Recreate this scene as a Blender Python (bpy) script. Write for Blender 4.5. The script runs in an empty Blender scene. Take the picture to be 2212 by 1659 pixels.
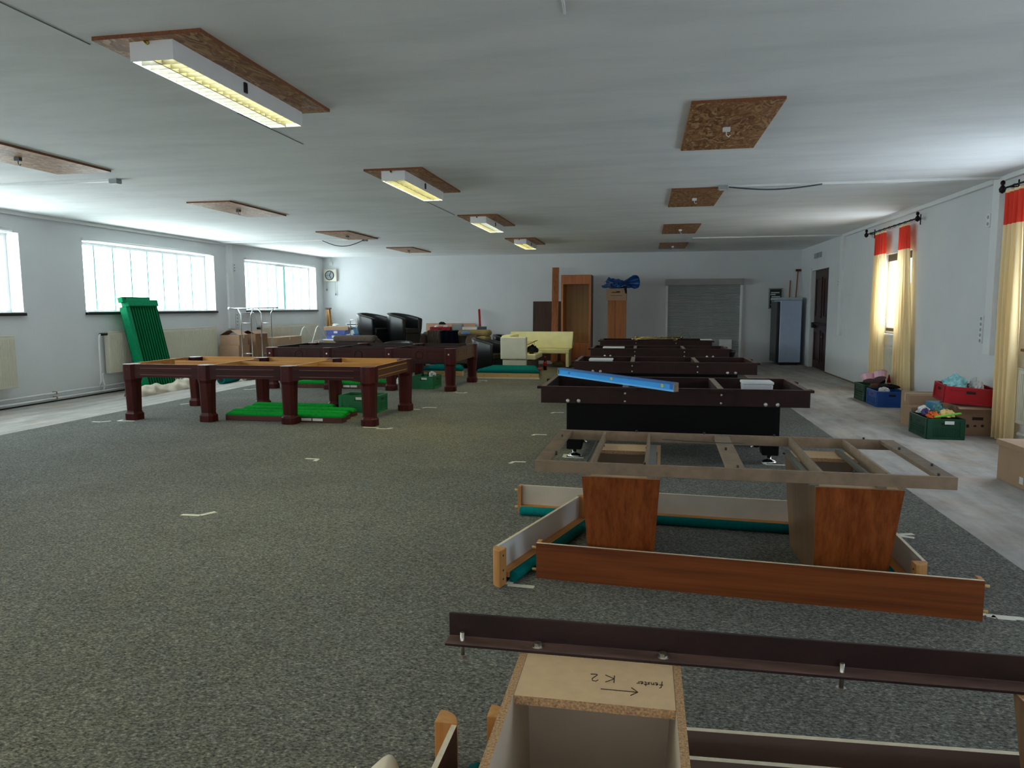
import bpy, math, random
from mathutils import Vector, Matrix

random.seed(7)
SC = bpy.context.scene
COL = SC.collection

# ------------------------------------------------------------------ camera, world, exposure
YAW, PITCH, ROLL, FPX, CAM_H = 0.18309, 0.10703, -0.003357, 1550.0, 1.55
def camera():
    cd = bpy.data.cameras.new('camera'); cd.sensor_width = 36.0; cd.sensor_fit = 'HORIZONTAL'
    cd.lens = FPX / 2212 * 36.0; cd.clip_start = 0.05; cd.clip_end = 200
    o = bpy.data.objects.new('camera', cd); COL.objects.link(o)
    cy, sy = math.cos(YAW), math.sin(YAW)
    fwd = Vector((-sy * math.cos(PITCH), cy * math.cos(PITCH), -math.sin(PITCH)))
    rt = Vector((cy, sy, 0)); up = rt.cross(fwd)
    r2 = rt * math.cos(ROLL) + up * math.sin(ROLL); u2 = -rt * math.sin(ROLL) + up * math.cos(ROLL)
    m = Matrix((r2, u2, -fwd)).transposed().to_4x4(); m.translation = (0, 0, CAM_H)
    o.matrix_world = m
    SC.camera = o
camera()
W = bpy.data.worlds.new('overcast_sky'); SC.world = W; W.use_nodes = True
W.node_tree.nodes['Background'].inputs[0].default_value = (0.85, 0.93, 1.0, 1)
W.node_tree.nodes['Background'].inputs[1].default_value = 1.0
SC.view_settings.view_transform = 'Standard'; SC.view_settings.look = 'None'
SC.view_settings.exposure = 1.15; SC.view_settings.gamma = 1.0; SC.view_settings.use_curve_mapping = False
try:
    SC.cycles.use_denoising = True; SC.cycles.max_bounces = 10; SC.cycles.diffuse_bounces = 6
    SC.cycles.sample_clamp_indirect = 6.0
except Exception:
    pass
DAY_LEFT = 4.3        # luminance of the overcast sky through the frosted panes on the long window wall
DAY_RIGHT = 4.2       # the same for the curtained windows
FILL_FRONT = 1.0       # unseen windows added behind the photographer to brighten the foreground
REFLECTOR_GLOW = 2.2            # glow put into the reflectors behind the fluorescent tubes

# ------------------------------------------------------------------ materials
def H(h):
    h = h.lstrip('#'); c = [int(h[i:i + 2], 16) / 255 for i in (0, 2, 4)]
    return tuple((x / 12.92 if x <= .04045 else ((x + .055) / 1.055) ** 2.4) for x in c)
def rgb(c): return (H(c) if isinstance(c, str) else tuple(c)) + (1,)
MATS = {}
def nmat(name):
    m = bpy.data.materials.new(name); m.use_nodes = True
    nt = m.node_tree; return m, nt, nt.nodes['Principled BSDF']
def coords(nt, stretch, kind='Object', rot=(0, 0, 0)):
    tc = nt.nodes.new('ShaderNodeTexCoord'); mp = nt.nodes.new('ShaderNodeMapping')
    mp.inputs['Scale'].default_value = stretch; mp.inputs['Rotation'].default_value = rot
    nt.links.new(tc.outputs[kind], mp.inputs[0]); return mp.outputs[0]
def noise(nt, vec, scale, detail=4, rough=.55, dist=0):
    n = nt.nodes.new('ShaderNodeTexNoise'); n.inputs['Scale'].default_value = scale
    n.inputs['Detail'].default_value = detail; n.inputs['Roughness'].default_value = rough
    n.inputs['Distortion'].default_value = dist
    nt.links.new(vec, n.inputs['Vector']); return n.outputs['Fac']
def ramp(nt, fac, stops):
    r = nt.nodes.new('ShaderNodeValToRGB'); e = r.color_ramp.elements
    while len(e) < len(stops): e.new(.5)
    for el, (p, c) in zip(e, stops): el.position = p; el.color = rgb(c)
    nt.links.new(fac, r.inputs[0]); return r.outputs[0]
def bump(nt, bs, fac, strength, dist=.01):
    b = nt.nodes.new('ShaderNodeBump'); b.inputs['Strength'].default_value = strength
    b.inputs['Distance'].default_value = dist
    nt.links.new(fac, b.inputs['Height']); nt.links.new(b.outputs[0], bs.inputs['Normal'])
def mixc(nt, fac, a, b, mode='MIX'):
    m = nt.nodes.new('ShaderNodeMix'); m.data_type = 'RGBA'; m.blend_type = mode
    if hasattr(fac, 'type'): nt.links.new(fac, m.inputs[0])
    else: m.inputs[0].default_value = fac
    for s, v in ((m.inputs[6], a), (m.inputs[7], b)):
        if hasattr(v, 'type'): nt.links.new(v, s)
        else: s.default_value = rgb(v)
    return m.outputs[2]
def plain(name, c, rough=.6, metal=0., var=.08, scale=6., stretch=(1, 1, 1), bmp=0., spec=.5, bscale=60):
    m, nt, bs = nmat(name)
    c = H(c) if isinstance(c, str) else c
    v = coords(nt, stretch)
    f = noise(nt, v, scale, 5)
    lo = tuple(x * (1 - var) for x in c); hi = tuple(min(1, x * (1 + var)) for x in c)
    nt.links.new(ramp(nt, f, [(.3, lo), (.7, hi)]), bs.inputs['Base Color'])
    bs.inputs['Roughness'].default_value = rough; bs.inputs['Metallic'].default_value = metal
    bs.inputs['Specular IOR Level'].default_value = spec
    if bmp: bump(nt, bs, noise(nt, v, bscale, 3), bmp, .004)
    MATS[name] = m; return m
def wood(name, dark, mid, light, axis='x', fine=26., rough=.45, spec=.4, coat=0.):
    fine *= 2.4
    m, nt, bs = nmat(name)
    s = {'x': (.022, 1, 1), 'y': (1, .022, 1), 'z': (1, 1, .022)}[axis]
    v = coords(nt, s)
    a = noise(nt, v, fine, 5, .6, .12); b = noise(nt, v, fine * .2, 3, .5, .4)
    c1 = ramp(nt, a, [(.28, dark), (.5, mid), (.75, light)])
    c2 = ramp(nt, b, [(.35, dark), (.65, light)])
    nt.links.new(mixc(nt, .35, c1, c2), bs.inputs['Base Color'])
    bs.inputs['Roughness'].default_value = rough; bs.inputs['Specular IOR Level'].default_value = spec
    bs.inputs['Coat Weight'].default_value = coat; bs.inputs['Coat Roughness'].default_value = .25
    bump(nt, bs, a, .08, .002)
    MATS[name] = m; return m
def osb(name, tones, scale=16., rough=.5):
    m, nt, bs = nmat(name)
    v = coords(nt, (1, .45, 1)); bs.inputs['Specular IOR Level'].default_value = .6
    n = nt.nodes.new('ShaderNodeTexNoise'); n.inputs['Scale'].default_value = 7
    nt.links.new(v, n.inputs['Vector'])
    mx = nt.nodes.new('ShaderNodeMix'); mx.data_type = 'VECTOR'; mx.inputs[0].default_value = .22
    nt.links.new(v, mx.inputs[4]); nt.links.new(n.outputs['Color'], mx.inputs[5])
    w = nt.nodes.new('ShaderNodeTexVoronoi'); w.inputs['Scale'].default_value = scale
    w.inputs['Randomness'].default_value = 1
    nt.links.new(mx.outputs[1], w.inputs['Vector'])
    sp = nt.nodes.new('ShaderNodeSeparateColor'); nt.links.new(w.outputs['Color'], sp.inputs[0])
    c = ramp(nt, sp.outputs[0], [(.0, tones[0]), (.35, tones[1]), (.7, tones[2]), (1., tones[3])])
    f = noise(nt, coords(nt, (1, .2, 1)), 60, 4)
    nt.links.new(mixc(nt, .3, c, ramp(nt, f, [(.3, tones[0]), (.7, tones[2])])), bs.inputs['Base Color'])
    bs.inputs['Roughness'].default_value = rough; bump(nt, bs, sp.outputs[0], .2, .003)
    MATS[name] = m; return m
def glow(name, c, strength, stripe=None):
    m, nt, bs = nmat(name)
    bs.inputs['Base Color'].default_value = rgb(c); bs.inputs['Roughness'].default_value = .3
    bs.inputs['Emission Color'].default_value = rgb(c); bs.inputs['Emission Strength'].default_value = strength
    MATS[name] = m; return m
def sheer(name, c, trans=.45, var=.1):
    m, nt, bs = nmat(name)
    c = H(c); v = coords(nt, (1, 1, .05))
    col = ramp(nt, noise(nt, v, 40, 3), [(.3, tuple(x * (1 - var) for x in c)), (.7, tuple(min(1, x * (1 + var)) for x in c))])
    d = nt.nodes.new('ShaderNodeBsdfDiffuse'); t = nt.nodes.new('ShaderNodeBsdfTranslucent')
    mx = nt.nodes.new('ShaderNodeMixShader'); mx.inputs[0].default_value = trans
    nt.links.new(col, d.inputs[0]); nt.links.new(col, t.inputs[0])
    nt.links.new(d.outputs[0], mx.inputs[1]); nt.links.new(t.outputs[0], mx.inputs[2])
    nt.links.new(mx.outputs[0], nt.nodes['Material Output'].inputs[0])
    MATS[name] = m; return m

# room surfaces
def m_wall():
    m, nt, bs = nmat('wall_paint'); v = coords(nt, (1, 1, 1))
    nt.links.new(ramp(nt, noise(nt, v, 1.2, 4), [(.3, (.63, .64, .65)), (.7, (.68, .69, .70))]), bs.inputs['Base Color'])
    bs.inputs['Roughness'].default_value = .85; bump(nt, bs, noise(nt, v, 90, 3), .15, .003); MATS['wall'] = m
def m_ceil():
    m, nt, bs = nmat('ceiling_plaster'); v = coords(nt, (1, 1, 1)); s = coords(nt, (.35, 1.6, 1), rot=(0, 0, .25))
    a = ramp(nt, noise(nt, v, .8, 4), [(.3, (.87, .88, .88)), (.7, (.94, .95, .95))])
    b = ramp(nt, noise(nt, s, 1.6, 7, .68), [(.36, (.89, .90, .905)), (.56, (1, 1, 1))])
    nt.links.new(mixc(nt, .8, a, b, 'MULTIPLY'), bs.inputs['Base Color'])
    bs.inputs['Roughness'].default_value = .9; bump(nt, bs, noise(nt, v, 160, 3), .2, .003); MATS['ceiling'] = m
def m_floor():
    m, nt, bs = nmat('screed'); v = coords(nt, (1, 1, 1))
    s = coords(nt, (2.2, .5, 1))
    a = ramp(nt, noise(nt, s, 2.2, 7, .6), [(.3, (.28, .258, .236)), (.55, (.415, .39, .362)), (.75, (.52, .495, .465))])
    st = ramp(nt, noise(nt, v, .9, 4, .6), [(.52, (1, 1, 1)), (.68, (.95, .70, .52))])
    d = ramp(nt, noise(nt, v, 5, 6, .7), [(.3, (.72, .72, .72)), (.55, (1, 1, 1))])
    nt.links.new(mixc(nt, .6, mixc(nt, .6, a, st, 'MULTIPLY'), d, 'MULTIPLY'), bs.inputs['Base Color'])
    bs.inputs['Roughness'].default_value = .75; bump(nt, bs, noise(nt, v, 30, 5), .15, .004); MATS['floor'] = m
def m_carpet():
    m, nt, bs = nmat('needle_felt_carpet'); v = coords(nt, (1, 1, 1))
    f = noise(nt, coords(nt, (.75, 1.25, 1)), 92, 4, .7); g = noise(nt, v, 34, 4, .6)
    c1 = ramp(nt, f, [(.34, (.035, .036, .033)), (.47, (.122, .123, .110)), (.57, (.19, .188, .166)), (.70, (.40, .395, .35))])
    c2 = ramp(nt, g, [(.35, (.78, .78, .78)), (.65, (1.15, 1.15, 1.15))])
    c3 = ramp(nt, noise(nt, v, 1.3, 3), [(.3, (.88, .88, .88)), (.7, (1.08, 1.08, 1.08))])
    nt.links.new(mixc(nt, 1, mixc(nt, .7, c1, c2, 'MULTIPLY'), c3, 'MULTIPLY'), bs.inputs['Base Color'])
    bs.inputs['Roughness'].default_value = .95; bs.inputs['Specular IOR Level'].default_value = .15
    bump(nt, bs, f, .5, .006); MATS['carpet'] = m
m_wall(); m_ceil(); m_floor(); m_carpet()
plain('white_plastic', (.72, .73, .73), .45, var=.03); plain('white_paint', (.76, .77, .77), .5, var=.03)
plain('cream_enamel', '#cdc8b6', .4, var=.04); plain('slate_sill', '#22201f', .35, var=.3, scale=20)
plain('grey_socket', '#8f9696', .5); plain('fin_glass', (.15, .42, .41), .15, var=.05)
glow('pane_day', (.86, .98, 1.0), DAY_LEFT); glow('pane_tint', (.70, .93, .97), DAY_LEFT * .17)
glow('pane_day_far', (.86, .98, 1.0), DAY_LEFT * .95); glow('pane_day_right', (.82, .92, 1.0), DAY_RIGHT)
glow('pane_fill_front', (.96, .985, 1.0), FILL_FRONT)
glow('reflector_glow_cool', (.92, 1.0, .92), REFLECTOR_GLOW * .2); glow('reflector_glow_warm', (1.0, .93, .26), REFLECTOR_GLOW * .12)
glow('lamp_cool', (.95, 1.0, .92), 36); glow('lamp_warm', (1.0, .95, .56), 34)
plain('louvre_metal', (.06, .06, .055), .6, spec=.2)
osb('osb_board', ['#6e4124', '#a0683a', '#b98550', '#d9b888'], 44.)
plain('osb_edge', '#7c4a2c', .8, var=.3, scale=60)
plain('chip_edge', '#b8926a', .85, var=.5, scale=190, bmp=.3, bscale=200); plain('chip_face', '#e2c096', .7, var=.05, scale=25)
wood('mahogany', '#1d0706', '#36100c', '#4c1a12', 'x', 20, .42, .2, .0)
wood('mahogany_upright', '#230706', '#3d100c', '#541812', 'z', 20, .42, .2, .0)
wood('mahogany_brown', '#3a2218', '#54341f', '#6b4630', 'y', 20, .4, .35, .05)
wood('raw_wood', '#a0662f', '#be8442', '#d29a58', 'x', 12, .6, .3)
wood('raw_wood_y', '#a0662f', '#be8442', '#d29a58', 'y', 12, .6, .3)
wood('beech_block', '#9a6433', '#b87f48', '#c8965c', 'z', 14, .5, .3)
wood('teak_x', '#552410', '#86441d', '#a15c30', 'x', 16, .4, .4)
wood('teak_z', '#5e280b', '#8c4519', '#a85e2e', 'z', 22, .42, .4)
wood('pine', '#a88450', '#c9a66c', '#dcc08a', 'x', 12, .6, .3)
wood('pine_z', '#8a6238', '#b08450', '#c79c66', 'z', 14, .6, .3)
wood('cherry_z', '#7e3c12', '#a2571f', '#bb6e2c', 'z', 14, .35, .5)
wood('light_ply', '#a87a40', '#c39958', '#d0a868', 'z', 6, .4, .4)
wood('walnut_z', '#2c1a13', '#42291e', '#533628', 'z', 16, .5, .3)
wood('column_veneer', '#6a3718', '#985a30', '#b4764a', 'z', 24, .5, .3)
wood('door_wood', '#1a0805', '#2f120a', '#431b0f', 'z', 14, .4, .4)
plain('dark_frame', '#2b1612', .6, var=.25, scale=9, bmp=.15, spec=.25); plain('dark_frame_edge', '#6b5648', .7, var=.25, scale=14)
plain('cross_wood', '#8d7f70', .7, var=.2, scale=10); plain('black_laminate', (.0012, .0012, .0013), .5, var=.2, spec=.15)
plain('chrome', (.75, .76, .78), .18, 1., var=.03); plain('steel_bolt', (.55, .53, .48), .35, 1., var=.1)
plain('nickel_head', (.6, .57, .52), .4, .8, var=.1); plain('black_screw', '#0c0b0b', .5)
plain('grey_enamel', '#85705a', .5, var=.2, scale=14, bmp=.1); plain('grey_enamel_dirty', '#705c46', .6, var=.3, scale=10, bmp=.1)
plain('zinc_strip', '#8f938c', .45, .3, var=.1)
plain('iron_dusty', '#6a514b', .7, var=.35, scale=9, stretch=(.5, 3, 1), bmp=.1, spec=.2); plain('iron_brown', '#2c1917', .5, .2, var=.3, scale=8, bmp=.2); 
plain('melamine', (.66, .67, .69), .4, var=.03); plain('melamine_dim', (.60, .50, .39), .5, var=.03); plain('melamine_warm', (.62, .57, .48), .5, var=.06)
plain('inner_brown_board', '#7d6c64', .6, var=.05); plain('board_edge', '#d8cdb4', .6, var=.1, scale=30)
plain('teal_felt', (.0, .135, .13), .95, var=.15, scale=40, bmp=.2, spec=.1)
plain('green_felt', (.005, .27, .03), .95, var=.18, scale=40, bmp=.2, spec=.1)
plain('green_panel', (.0, .22, .09), .8, var=.15, scale=20, spec=.2); plain('green_groove', (.0, .05, .012), .9, var=.2, spec=.1)
plain('green_plastic', (.006, .14, .045), .4, var=.15); plain('dark_green_plastic', (.003, .055, .025), .4, var=.15)
plain('blue_plastic', (.010, .07, .30), .4, var=.12); plain('light_blue_plastic', (.07, .30, .52), .4, var=.08)
plain('bin_blue', (.12, .17, .50), .45, var=.08); plain('red_plastic', (.34, .004, .012), .35, var=.1)
plain('pink_plastic', (.85, .50, .62), .4, var=.05); plain('clear_tub', (.62, .64, .68), .3, var=.06)
plain('cardboard', '#9c7b62', .85, var=.08, scale=5); plain('cardboard_tan', '#ad8f74', .85, var=.06); plain('cardboard_dark', '#876349', .85, var=.1)
plain('packing_tape', '#cfc3b4', .35, var=.08); plain('print_ink', '#2a1d16', .8)
plain('black_leather', '#0e1012', .36, var=.2, scale=10, bmp=.15, spec=.6); plain('black_leather_in', '#0a0b0c', .42, var=.2, spec=.5)
plain('cream_leather', '#ebe3ae', .45, var=.05, bmp=.05); plain('pale_leather', '#d8d3bc', .45, var=.05, bmp=.05)
plain('brown_fabric', '#5d5048', .9, var=.15, scale=14, bmp=.3, spec=.2); plain('mustard_fabric', '#85724c', .8, var=.2, scale=9, bmp=.3)
plain('navy_cloth', '#0b0e1c', .95, var=.2, spec=.1); plain('blue_cloth', '#5570a4', .9, var=.1); plain('black_cloth', '#0a0a0b', .9, var=.2)
plain('cream_sheet', '#d6cbb8', .9, var=.06, bmp=.1, bscale=20); plain('white_sheet', '#d5d6d6', .8, var=.04)
plain('orange_cloth', '#d05a18', .8, var=.2); plain('yellow_cloth', '#d8b978', .8, var=.2); plain('lime_plastic', '#6fc03a', .4)
plain('brown_cloth', '#6d3f2d', .9, var=.2); plain('purple_cloth', '#4a3a66', .9); plain('teal_pattern', '#7fb8bb', .7, var=.35, scale=30)
plain('aluminium_slat', '#aeb2b1', .5, .0, var=.04); plain('slat_gap', '#7c8080', .7); plain('shutter_box', '#9b9996', .5, var=.04)
plain('fridge_panel', '#b2c1dc', .3, .0, var=.04); plain('fridge_dark', '#0b1018', .3); plain('fridge_top', '#aebabd', .4)
plain('black_plastic', '#0b0b0c', .4); plain('grey_plastic', '#3b4548', .5); plain('level_blue', (.03, .36, .90), .3, var=.05); plain('level_blue_pale', (.14, .52, .95), .3, var=.05); plain('level_blue_dark', (.01, .13, .42), .35, var=.05)
plain('level_red', '#b31a12', .35); plain('brass', (.55, .40, .14), .25, 1., var=.1); plain('sticker_yellow', '#d8c040', .5)
plain('masking_tape', '#d8d6c6', .7, var=.06, scale=30); plain('pink_board', '#b98a70', .7, var=.06); plain('tarp_blue', (.008, .055, .22), .4, var=.25, scale=9)
plain('string_grey', '#6f7473', .8); plain('cola_dark', '#1a0807', .15); plain('cola_label', '#c01018', .4); plain('leaf_green', '#5c7a2e', .6, var=.3); plain('terracotta', '#a8643c', .8)
plain('brown_sill', '#6e452e', .5, var=.15); plain('dark_trim', '#2a211c', .6); plain('wrought_iron', '#15110f', .5, .6)
plain('kraft_roll', '#c2ab86', .8); plain('paper_white', '#d9d9d5', .8, var=.03); plain('wrinkle', (.74, .75, .75), .9)
sheer('curtain_yellow', '#fbe4b4', .36, .05); sheer('curtain_red', '#ec5040', .4); sheer('net_white', '#dfe6ee', .8, .2)
def lace():
    nt = MATS['net_white'].node_tree; out = nt.nodes['Material Output']; sh = out.inputs[0].links[0].from_socket
    tr = nt.nodes.new('ShaderNodeBsdfTransparent'); mx = nt.nodes.new('ShaderNodeMixShader')
    f = noise(nt, coords(nt, (1, 60, 4)), 2.0, 3)
    nt.links.new(ramp(nt, f, [(.35, (.35, .35, .35)), (.65, (.75, .75, .75))]), mx.inputs[0])
    nt.links.new(sh, mx.inputs[1]); nt.links.new(tr.outputs[0], mx.inputs[2]); nt.links.new(mx.outputs[0], out.inputs[0])
lace()
plain('seam', '#6b6d6d', .9)

# ------------------------------------------------------------------ mesh helpers
class MB:
    def __init__(s): s.v = []; s.f = []; s.m = []; s.sm = []
    def add(s, vs, fs, mi=0, M=None, smooth=False):
        b = len(s.v)
        s.v += [tuple(M @ Vector(p)) if M is not None else tuple(p) for p in vs]
        for f in fs: s.f.append([b + i for i in f]); s.m.append(mi); s.sm.append(smooth)
        return s
    def hexa(s, b, t, mi=0, M=None, mis=None):   # bottom 4 (ccw from above), top 4
        fs = [(3, 2, 1, 0), (4, 5, 6, 7), (0, 1, 5, 4), (1, 2, 6, 5), (2, 3, 7, 6), (3, 0, 4, 7)]   # bottom top -y +x +y -x
        k = len(s.f); s.add(list(b) + list(t), fs, mi, M)
        if mis:
            for i, x in enumerate(mis): s.m[k + i] = x
        return s
    def box(s, x0, x1, y0, y1, z0, z1, mi=0, M=None, mis=None):
        return s.hexa([(x0, y0, z0), (x1, y0, z0), (x1, y1, z0), (x0, y1, z0)], [(x0, y0, z1), (x1, y0, z1), (x1, y1, z1), (x0, y1, z1)], mi, M, mis)
    def frustum(s, cx, cy, wx0, wy0, z0, wx1, wy1, z1, mi=0, M=None):
        q = lambda a, b, z: [(cx - a, cy - b, z), (cx + a, cy - b, z), (cx + a, cy + b, z), (cx - a, cy + b, z)]
        return s.hexa(q(wx0, wy0, z0), q(wx1, wy1, z1), mi, M)
    def loft(s, rings, mi=0, M=None, cap=True, smooth=False, closed=True):
        n = len(rings[0]); vs = [p for r in rings for p in r]; fs = []
        for k in range(len(rings) - 1):
            for i in range(n if closed else n - 1):
                j = (i + 1) % n; fs.append((k * n + i, k * n + j, (k + 1) * n + j, (k + 1) * n + i))
        s.add(vs, fs, mi, M, smooth)
        if cap:
            b = len(s.v) - len(vs)
            s.f.append([b + i for i in reversed(range(n))]); s.m.append(mi); s.sm.append(False)
            s.f.append([b + (len(rings) - 1) * n + i for i in range(n)]); s.m.append(mi); s.sm.append(False)
        return s
    def prism(s, poly, axis, a, b, mi=0, M=None, smooth=False):   # polygon in the two other axes
        def P(p, t): return {'x': (t, p[0], p[1]), 'y': (p[0], t, p[1]), 'z': (p[0], p[1], t)}[axis]
        return s.loft([[P(p, a) for p in poly], [P(p, b) for p in poly]], mi, M, True, smooth)
    def cyl(s, p0, p1, r, r1=None, n=14, mi=0, M=None, smooth=True):
        smooth = smooth and n > 6
        p0, p1 = Vector(p0), Vector(p1); d = (p1 - p0).normalized()
        a = d.orthogonal().normalized(); b = d.cross(a); r1 = r if r1 is None else r1
        ring = lambda c, q: [tuple(c + a * (q * math.cos(t)) + b * (q * math.sin(t))) for t in [2 * math.pi * i / n for i in range(n)]]
        return s.loft([ring(p0, r), ring(p1, r1)], mi, M, True, smooth)
    def lathe(s, prof, n=18, mi=0, M=None, cap=True):
        return s.loft([[(r * math.cos(2 * math.pi * i / n), r * math.sin(2 * math.pi * i / n), z) for i in range(n)] for r, z in prof], mi, M, cap, True)
    def tube(s, pts, r, n=8, mi=0, M=None, closed=False):
        P = [Vector(p) for p in pts]; rings = []; last = None
        for i, p in enumerate(P):
            d = ((P[(i + 1) % len(P)] if closed or i < len(P) - 1 else p) - (P[i - 1] if closed or i > 0 else p)).normalized()
            if last is None: a = d.orthogonal().normalized()
            else:
                a = last - d * last.dot(d)
                a = a.normalized() if a.length > 1e-6 else d.orthogonal().normalized()
            last = a; b = d.cross(a)
            rings.append([tuple(p + a * (r * math.cos(t)) + b * (r * math.sin(t))) for t in [2 * math.pi * k / n for k in range(n)]])
        if closed: rings.append(rings[0])
        return s.loft(rings, mi, M, not closed, True)
    def grid(s, fn, nu, nv, mi=0, M=None, smooth=True):
        vs = [fn(i / nu, j / nv) for j in range(nv + 1) for i in range(nu + 1)]
        fs = [(j * (nu + 1) + i, j * (nu + 1) + i + 1, (j + 1) * (nu + 1) + i + 1, (j + 1) * (nu + 1) + i) for j in range(nv) for i in range(nu)]
        return s.add(vs, fs, mi, M, smooth)
    def lump(s, c, r, seed=0, amp=.25, n=14, m=9, mi=0, M=None, flat=.35):
        rnd = random.Random(seed); jit = .13 if amp >= .3 else 0; ph = [(rnd.uniform(0, 6.28), rnd.randint(2, 5), rnd.randint(1, 4), rnd.uniform(.3, 1)) for _ in range(5)]
        rings = []
        for j in range(m + 1):
            t = math.pi * (.02 + .96 * j / m) - math.pi / 2; ring = []
            for i in range(n):
                a = 2 * math.pi * i / n
                k = 1 + amp * sum(w * math.sin(p + u * a + q * t * 2) for p, u, q, w in ph) / 2.5 + jit * rnd.uniform(-1, 1)
                z = math.sin(t) * r[2] * k
                ring.append((c[0] + math.cos(a) * math.cos(t) * r[0] * k, c[1] + math.sin(a) * math.cos(t) * r[1] * k, c[2] + max(z, -r[2] * flat)))
            rings.append(ring)
        return s.loft(rings, mi, M, True, jit == 0)
    def build(s, name, mats, parent=None, bevel=0, loc=None, rz=0, seg=2, sub=0, solid=0):
        me = bpy.data.meshes.new(name); me.from_pydata(s.v, [], s.f); 
        mats = mats if isinstance(mats, (list, tuple)) else [mats]
        for m in mats: me.materials.append(MATS[m])
        for p, mi, sm in zip(me.polygons, s.m, s.sm): p.material_index = mi; p.use_smooth = sm
        me.validate(); me.update()
        import bmesh
        bm = bmesh.new(); bm.from_mesh(me); bmesh.ops.recalc_face_normals(bm, faces=bm.faces[:]); bm.to_mesh(me); bm.free()
        o = bpy.data.objects.new(name, me); COL.objects.link(o)
        if parent is not None: o.parent = parent
        if loc is not None: o.location = loc
        if rz: o.rotation_euler = (0, 0, rz)
        if solid:
            md = o.modifiers.new('thick', 'SOLIDIFY'); md.thickness = solid; md.offset = 0
        if bevel:
            md = o.modifiers.new('edge', 'BEVEL'); md.width = bevel; md.segments = seg; md.limit_method = 'ANGLE'; md.angle_limit = math.radians(40)
        if sub:
            md = o.modifiers.new('round', 'SUBSURF'); md.levels = sub; md.render_levels = sub
        return o

def tag(o, label, cat, group=None, kind=None):
    o['label'] = label; o['category'] = cat
    if group: o['group'] = group
    if kind: o['kind'] = kind
    return o
def thing(name, label, cat, loc=(0, 0, 0), rz=0, group=None):
    o = bpy.data.objects.new(name, None); COL.objects.link(o); o.empty_display_size = .1
    o.location = loc; o.rotation_euler = (0, 0, rz)
    return tag(o, label, cat, group)
def struct(o):
    o['kind'] = 'structure'; return o
def copy_tree(o, parent=None, loc=None, rz=None, label=None):
    c = o.copy(); COL.objects.link(c)
    if parent is not None: c.parent = parent
    for ch in list(o.children): copy_tree(ch, c)
    if loc is not None: c.location = loc
    if rz is not None: c.rotation_euler = (0, 0, rz)
    if label: c['label'] = label
    return c
def R(deg): return math.radians(deg)
def RX(a): return Matrix.Rotation(a, 4, 'X')
def RY(a): return Matrix.Rotation(a, 4, 'Y')
def RZ(a): return Matrix.Rotation(a, 4, 'Z')
def TR(x, y, z): return Matrix.Translation((x, y, z))

# ------------------------------------------------------------------ room shell
XL, XR, YB, YF, ZC = -9.7, 4.14, 20.75, -4.2, 3.06
WZ0, WZ1 = 1.48, 2.73
LWIN = [(.75, 4.65), (5.95, 9.85), (11.15, 15.07), (16.35, 20.25)]
RWIN = [(12.47, 13.80), (7.25, 8.83), (2.0, 3.4)]
ADDED_FWIN = [(-9.0, -5.2), (-4.6, -.8), (-.2, 3.6)]
RZ0, RZ1 = 1.07, 2.44
DOOR = (17.74, 19.45, 2.43)
def shell():
    struct(MB().box(XL - .4, XR + .7, YF - .2, YB + .3, -.2, 0).build('floor', 'floor'))
    struct(MB().box(XL - .4, XR + .7, YF - .2, YB + .3, ZC, ZC + .2).build('ceiling', 'ceiling'))
    w = MB(); x0, x1 = XL - .35, XL
    w.box(x0, x1, YF, YB, 0, WZ0); w.box(x0, x1, YF, YB, WZ1, ZC)
    e = [YF] + [v for p in LWIN for v in p] + [YB]
    for i in range(0, len(e), 2): w.box(x0, x1, e[i], e[i + 1], WZ0, WZ1)
    struct(w.build('wall_left', 'wall'))
    w = MB(); x0, x1 = XR, XR + .36
    ops = sorted([(a, b, RZ0, RZ1) for a, b in RWIN] + [(DOOR[0], DOOR[1], 0, DOOR[2])])
    y = YF
    for a, b, z0, z1 in ops:
        w.box(x0, x1, y, a, 0, ZC)
        if z0 > 0: w.box(x0, x1, a, b, 0, z0)
        w.box(x0, x1, a, b, z1, ZC); y = b
    w.box(x0, x1, y, YB, 0, ZC)
    struct(w.build('wall_right', 'wall'))
    struct(MB().box(XL - .35, XR + .7, YB, YB + .25, 0, ZC).build('wall_back', 'wall'))
    w = MB(); w.box(XL - .35, XR + .7, YF - .35, YF, 0, 1.1); w.box(XL - .35, XR + .7, YF - .35, YF, 2.75, ZC)
    e = [XL - .35] + [v for p in ADDED_FWIN for v in p] + [XR + .7]
    for i in range(0, len(e), 2): w.box(e[i], e[i + 1], YF - .35, YF, 1.1, 2.75)
    struct(w.build('wall_front', 'wall'))
    c = MB().box(-7.75, 2.2, YF + .02, 19.3, 0, .007)
    tag(c.build('carpet', 'carpet'), 'grey speckled needle felt carpet covering the middle of the hall', 'carpet')
shell()

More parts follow.
